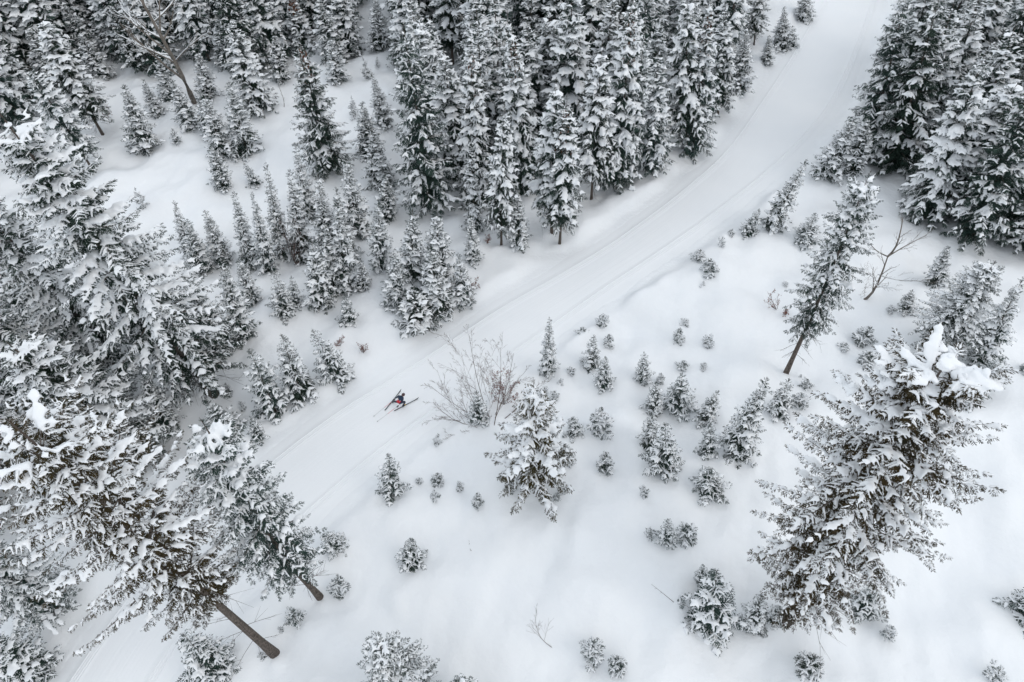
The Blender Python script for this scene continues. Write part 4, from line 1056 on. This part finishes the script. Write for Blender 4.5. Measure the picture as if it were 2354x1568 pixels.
order = ['navy', 'white', 'red', 'pants', 'skin', 'black', 'grey']
for n in order: body.materials.append(MAT[n])
seg_mat = {('pelvis', 'waist'): 'red', ('waist', 'chest'): 'spine', ('chest', 'neck'): 'navy', ('neck', 'head0'): 'skin', ('head0', 'head'): 'skin', ('lwr', 'lhd'): 'black', ('rwr', 'rhd'): 'black',
           ('lhip', 'lkn'): 'pants', ('lkn', 'lan'): 'pants', ('rhip', 'rkn'): 'pants', ('rkn', 'ran'): 'pants', ('lan', 'lto'): 'black', ('ran', 'rto'): 'black', ('pelvis', 'lhip'): 'hip', ('pelvis', 'rhip'): 'hip',
           ('lel', 'lwr'): 'lfore', ('rel', 'rwr'): 'lfore'}
for p in body.polygons:
    c = np.array(p.center) + org; best = None
    for a, b in edges:
        A, Bq = J[a], J[b]; ab = Bq - A; t = max(0, min(1, (c - A) @ ab / (ab @ ab))); dd = np.linalg.norm(c - A - ab * t) / (.6 * rad[a] + .4 * rad[b])
        if best is None or dd < best[0]: best = (dd, (a, b), t)
    _, sg, t = best; m = seg_mat.get(sg, 'navy')
    if m == 'spine': m = 'red' if t < .22 else ('white' if t < .40 else 'navy')
    if m == 'hip': m = 'red' if c[2] > .80 else 'pants'
    if m == 'lfore': m = 'white' if t > .8 else 'navy'
    p.material_index = order.index(m); p.use_smooth = True
person['label'] = 'skier in navy, white and red jacket pushing off on the groomed trail'; person['category'] = 'person'

def part(name, soup, mat, parent, smooth=False):
    for v in soup.v: v -= np.array(parent.location)
    return link(name, soup.mesh(name, MAT[mat], smooth), parent)
def blob(s, c, ax, n=10, m=7, z0=-1.0):
    V = []; T = []
    for i in range(m + 1):
        f = z0 + (1 - z0) * i / m; r = math.sqrt(max(0, 1 - f * f))
        for k in range(n): a = 2 * PI * k / n; V.append(c + ax[0] * r * math.cos(a) + ax[1] * r * math.sin(a) + ax[2] * f)
    for i in range(m):
        for k in range(n):
            a, b = i * n + k, i * n + (k + 1) % n; T += [(a, b, b + n), (a, b + n, a + n)]
    s.add(V, T)
fwd = unit(K(1400, 540, 0) - K(1088, 752, 0)); hu = unit(J['head'] - J['neck'] - fwd * .02); hu = unit(hu + np.array([0, 0, .8])); hl = unit(np.cross(hu, fwd)); hf = np.cross(hl, hu)
hc = J['head']
s = Soup(); blob(s, hc - hf * .012 + hu * .018, (hf * .118, hl * .104, hu * .118), 14, 8, -.12); part('hat', s, 'hat', person, True)
s = Soup(); blob(s, hc + hf * .104 - hu * .03, (hf * .022, hl * .013, hu * .024), 6, 4)
for sg in (-1, 1): blob(s, hc + hl * sg * .098 - hu * .03, (hf * .022, hl * .014, hu * .032), 6, 4)
part('nose_and_ears', s, 'skin', person, True)
s = Soup()
for sg in (-1, 1): blob(s, hc + hf * .088 + hl * sg * .036 + hu * .004, (hf * .012, hl * .014, hu * .009), 6, 4)
tube(s, [hc + hf * .088 + hl * q * .028 - hu * .062 for q in (-1, 0, 1)], .006, 4); part('eyes_and_mouth', s, 'hat', person)
for side, h, wr in (('l', 'lhd', 'lwr'), ('r', 'rhd', 'rwr')):
    s = Soup(); dd = unit(J[h] - J[wr]); la = unit(np.cross(dd, [0, 0, 1.0])); dn = np.cross(la, dd)
    blob(s, J[h], (dd * .055, la * .045, dn * .026), 8, 5)
    for k, ln in enumerate((.062, .075, .07, .055)):
        b = J[h] + dd * .04 + la * (-.033 + .022 * k); e = b + dd * ln * .55 + dn * .01
        tube(s, [b, e, e + dd * ln * .25 - dn * .03, e - dd * .01 - dn * .05], [.012, .012, .011, .008], 5)
    b = J[h] - dd * .015 - la * .04; tube(s, [b, b - la * .02 + dd * .03 - dn * .015, b - la * .008 + dd * .055 - dn * .035], [.013, .012, .009], 5)
    part('glove', s, 'black', person, True)
for a, t in (('lan', 'lto'), ('ran', 'rto')):
    s = Soup(); d0 = unit((J[t] - J[a]) * np.array([1, 1, 0]))
    tube(s, [J[a] * [1, 1, 0] - d0 * .06 + [0, 0, .07], J[a] * [1, 1, 0] + [0, 0, .075], J[t] * [1, 1, 0] + [0, 0, .065], J[t] * [1, 1, 0] + d0 * .07 + [0, 0, .055]], [.04, .05, .045, .03], 8, True, .9)
    tube(s, [J[a] * [1, 1, 0] + [0, 0, .06], J[a] + [0, 0, .06]], [.05, .056], 8)
    b = part('ski_boot', s, 'black', person, True)
    if a == 'ran':
        s = Soup(); tube(s, [J[t] * [1, 1, 0] - d0 * .05 + [0, 0, .085], J[t] * [1, 1, 0] + d0 * .05 + [0, 0, .08]], [.042, .034], 8, True, .7)
        for v in s.v: v -= org
        link('yellow_toe', s.mesh('yellow_toe', MAT['yellow'], True), b)

def thing_at(name, label, cat, p, group=None):
    o = bpy.data.objects.new(name, None); COL.objects.link(o); o.location = Vector(p); o['label'] = label; o['category'] = cat; o.empty_display_size = .2
    if group: o['group'] = group
    return o
for (t0, t1, lab) in (((590, 1045), (1170, 320), 'dark ski under the trailing foot, pointing towards the bushy clump'), ((920, 1060), (1788, 608), 'dark ski under the bent leading leg, pointing up the trail')):
    A, Bq = K(*t0, .03), K(*t1, .03); d0 = unit(Bq - A); L = float(np.linalg.norm(Bq - A)); lt = np.array([-d0[1], d0[0], 0])
    root = thing_at('ski', lab, 'ski', A, 'skis of the skier'); s = Soup(); n = 15; rows_ = []
    for i in range(n):
        q = i / (n - 1); c = A + d0 * L * q + np.array([0, 0, .10 * max(0, q - .88) ** 2 * 60 + .03 * max(0, .06 - q) * 8]); w = .025 * (1 - .25 * (1 - abs(2 * q - 1))) * (1 if q < .93 else (1 - (q - .93) / .08)) + .004
        rows_.append([c - lt * w, c + lt * w, c + lt * w + [0, 0, .018], c - lt * w + [0, 0, .018]])
    V = np.array(rows_).reshape(-1, 3); T = []
    for i in range(n - 1):
        for k in range(4): a, b = i * 4 + k, i * 4 + (k + 1) % 4; T += [(a, b, b + 4), (a, b + 4, a + 4)]
    T += [(0, 2, 1), (0, 3, 2)]; e = (n - 1) * 4; T += [(e, e + 1, e + 2), (e, e + 2, e + 3)]
    s.add(V, T); part('ski_body', s, 'ski', root)
    s = Soup(); c = A + d0 * L * .48 + [0, 0, .026]; tube(s, [c - d0 * .16, c + d0 * .2], [.026, .022], 6, True, .6); part('binding', s, 'black', root)
    s = Soup(); c = A + d0 * L * .62; tube(s, [c + [0, 0, .02], c + d0 * L * .2 + [0, 0, .02]], [.020, .018], 4, True, .2); part('top_stripe', s, 'ski_grey', root)
for (tip, hand, mid, lab) in (((190, 1258), J['lhd'], .75, 'ski pole in the hand next to the trailing ski'), ((315, 1440), J['rhd'], .55, 'ski pole in the hand swung behind the leading leg')):
    A = K(*tip, .04); d0 = unit(hand - A); root = thing_at('ski_pole', lab, 'ski pole', A, 'poles of the skier'); Hh = hand + d0 * .06
    s = Soup(); tube(s, [A, A + (Hh - A) * .5], [.008, .010], 6); tube(s, [A + (Hh - A) * .8, Hh], [.011, .011], 6); part('shaft', s, 'pole', root)
    s = Soup(); tube(s, [A + (Hh - A) * .5, A + (Hh - A) * .8], [.0115, .0115], 6); part('red_section', s, 'pole_red', root)
    s = Soup(); tube(s, [hand - d0 * .08, hand + d0 * .08], [.017, .019], 7); part('grip', s, 'black', root)
    s = Soup(); tube(s, [A + d0 * .04, A + d0 * .09], [.03, .008], 7); part('basket', s, 'black', root)
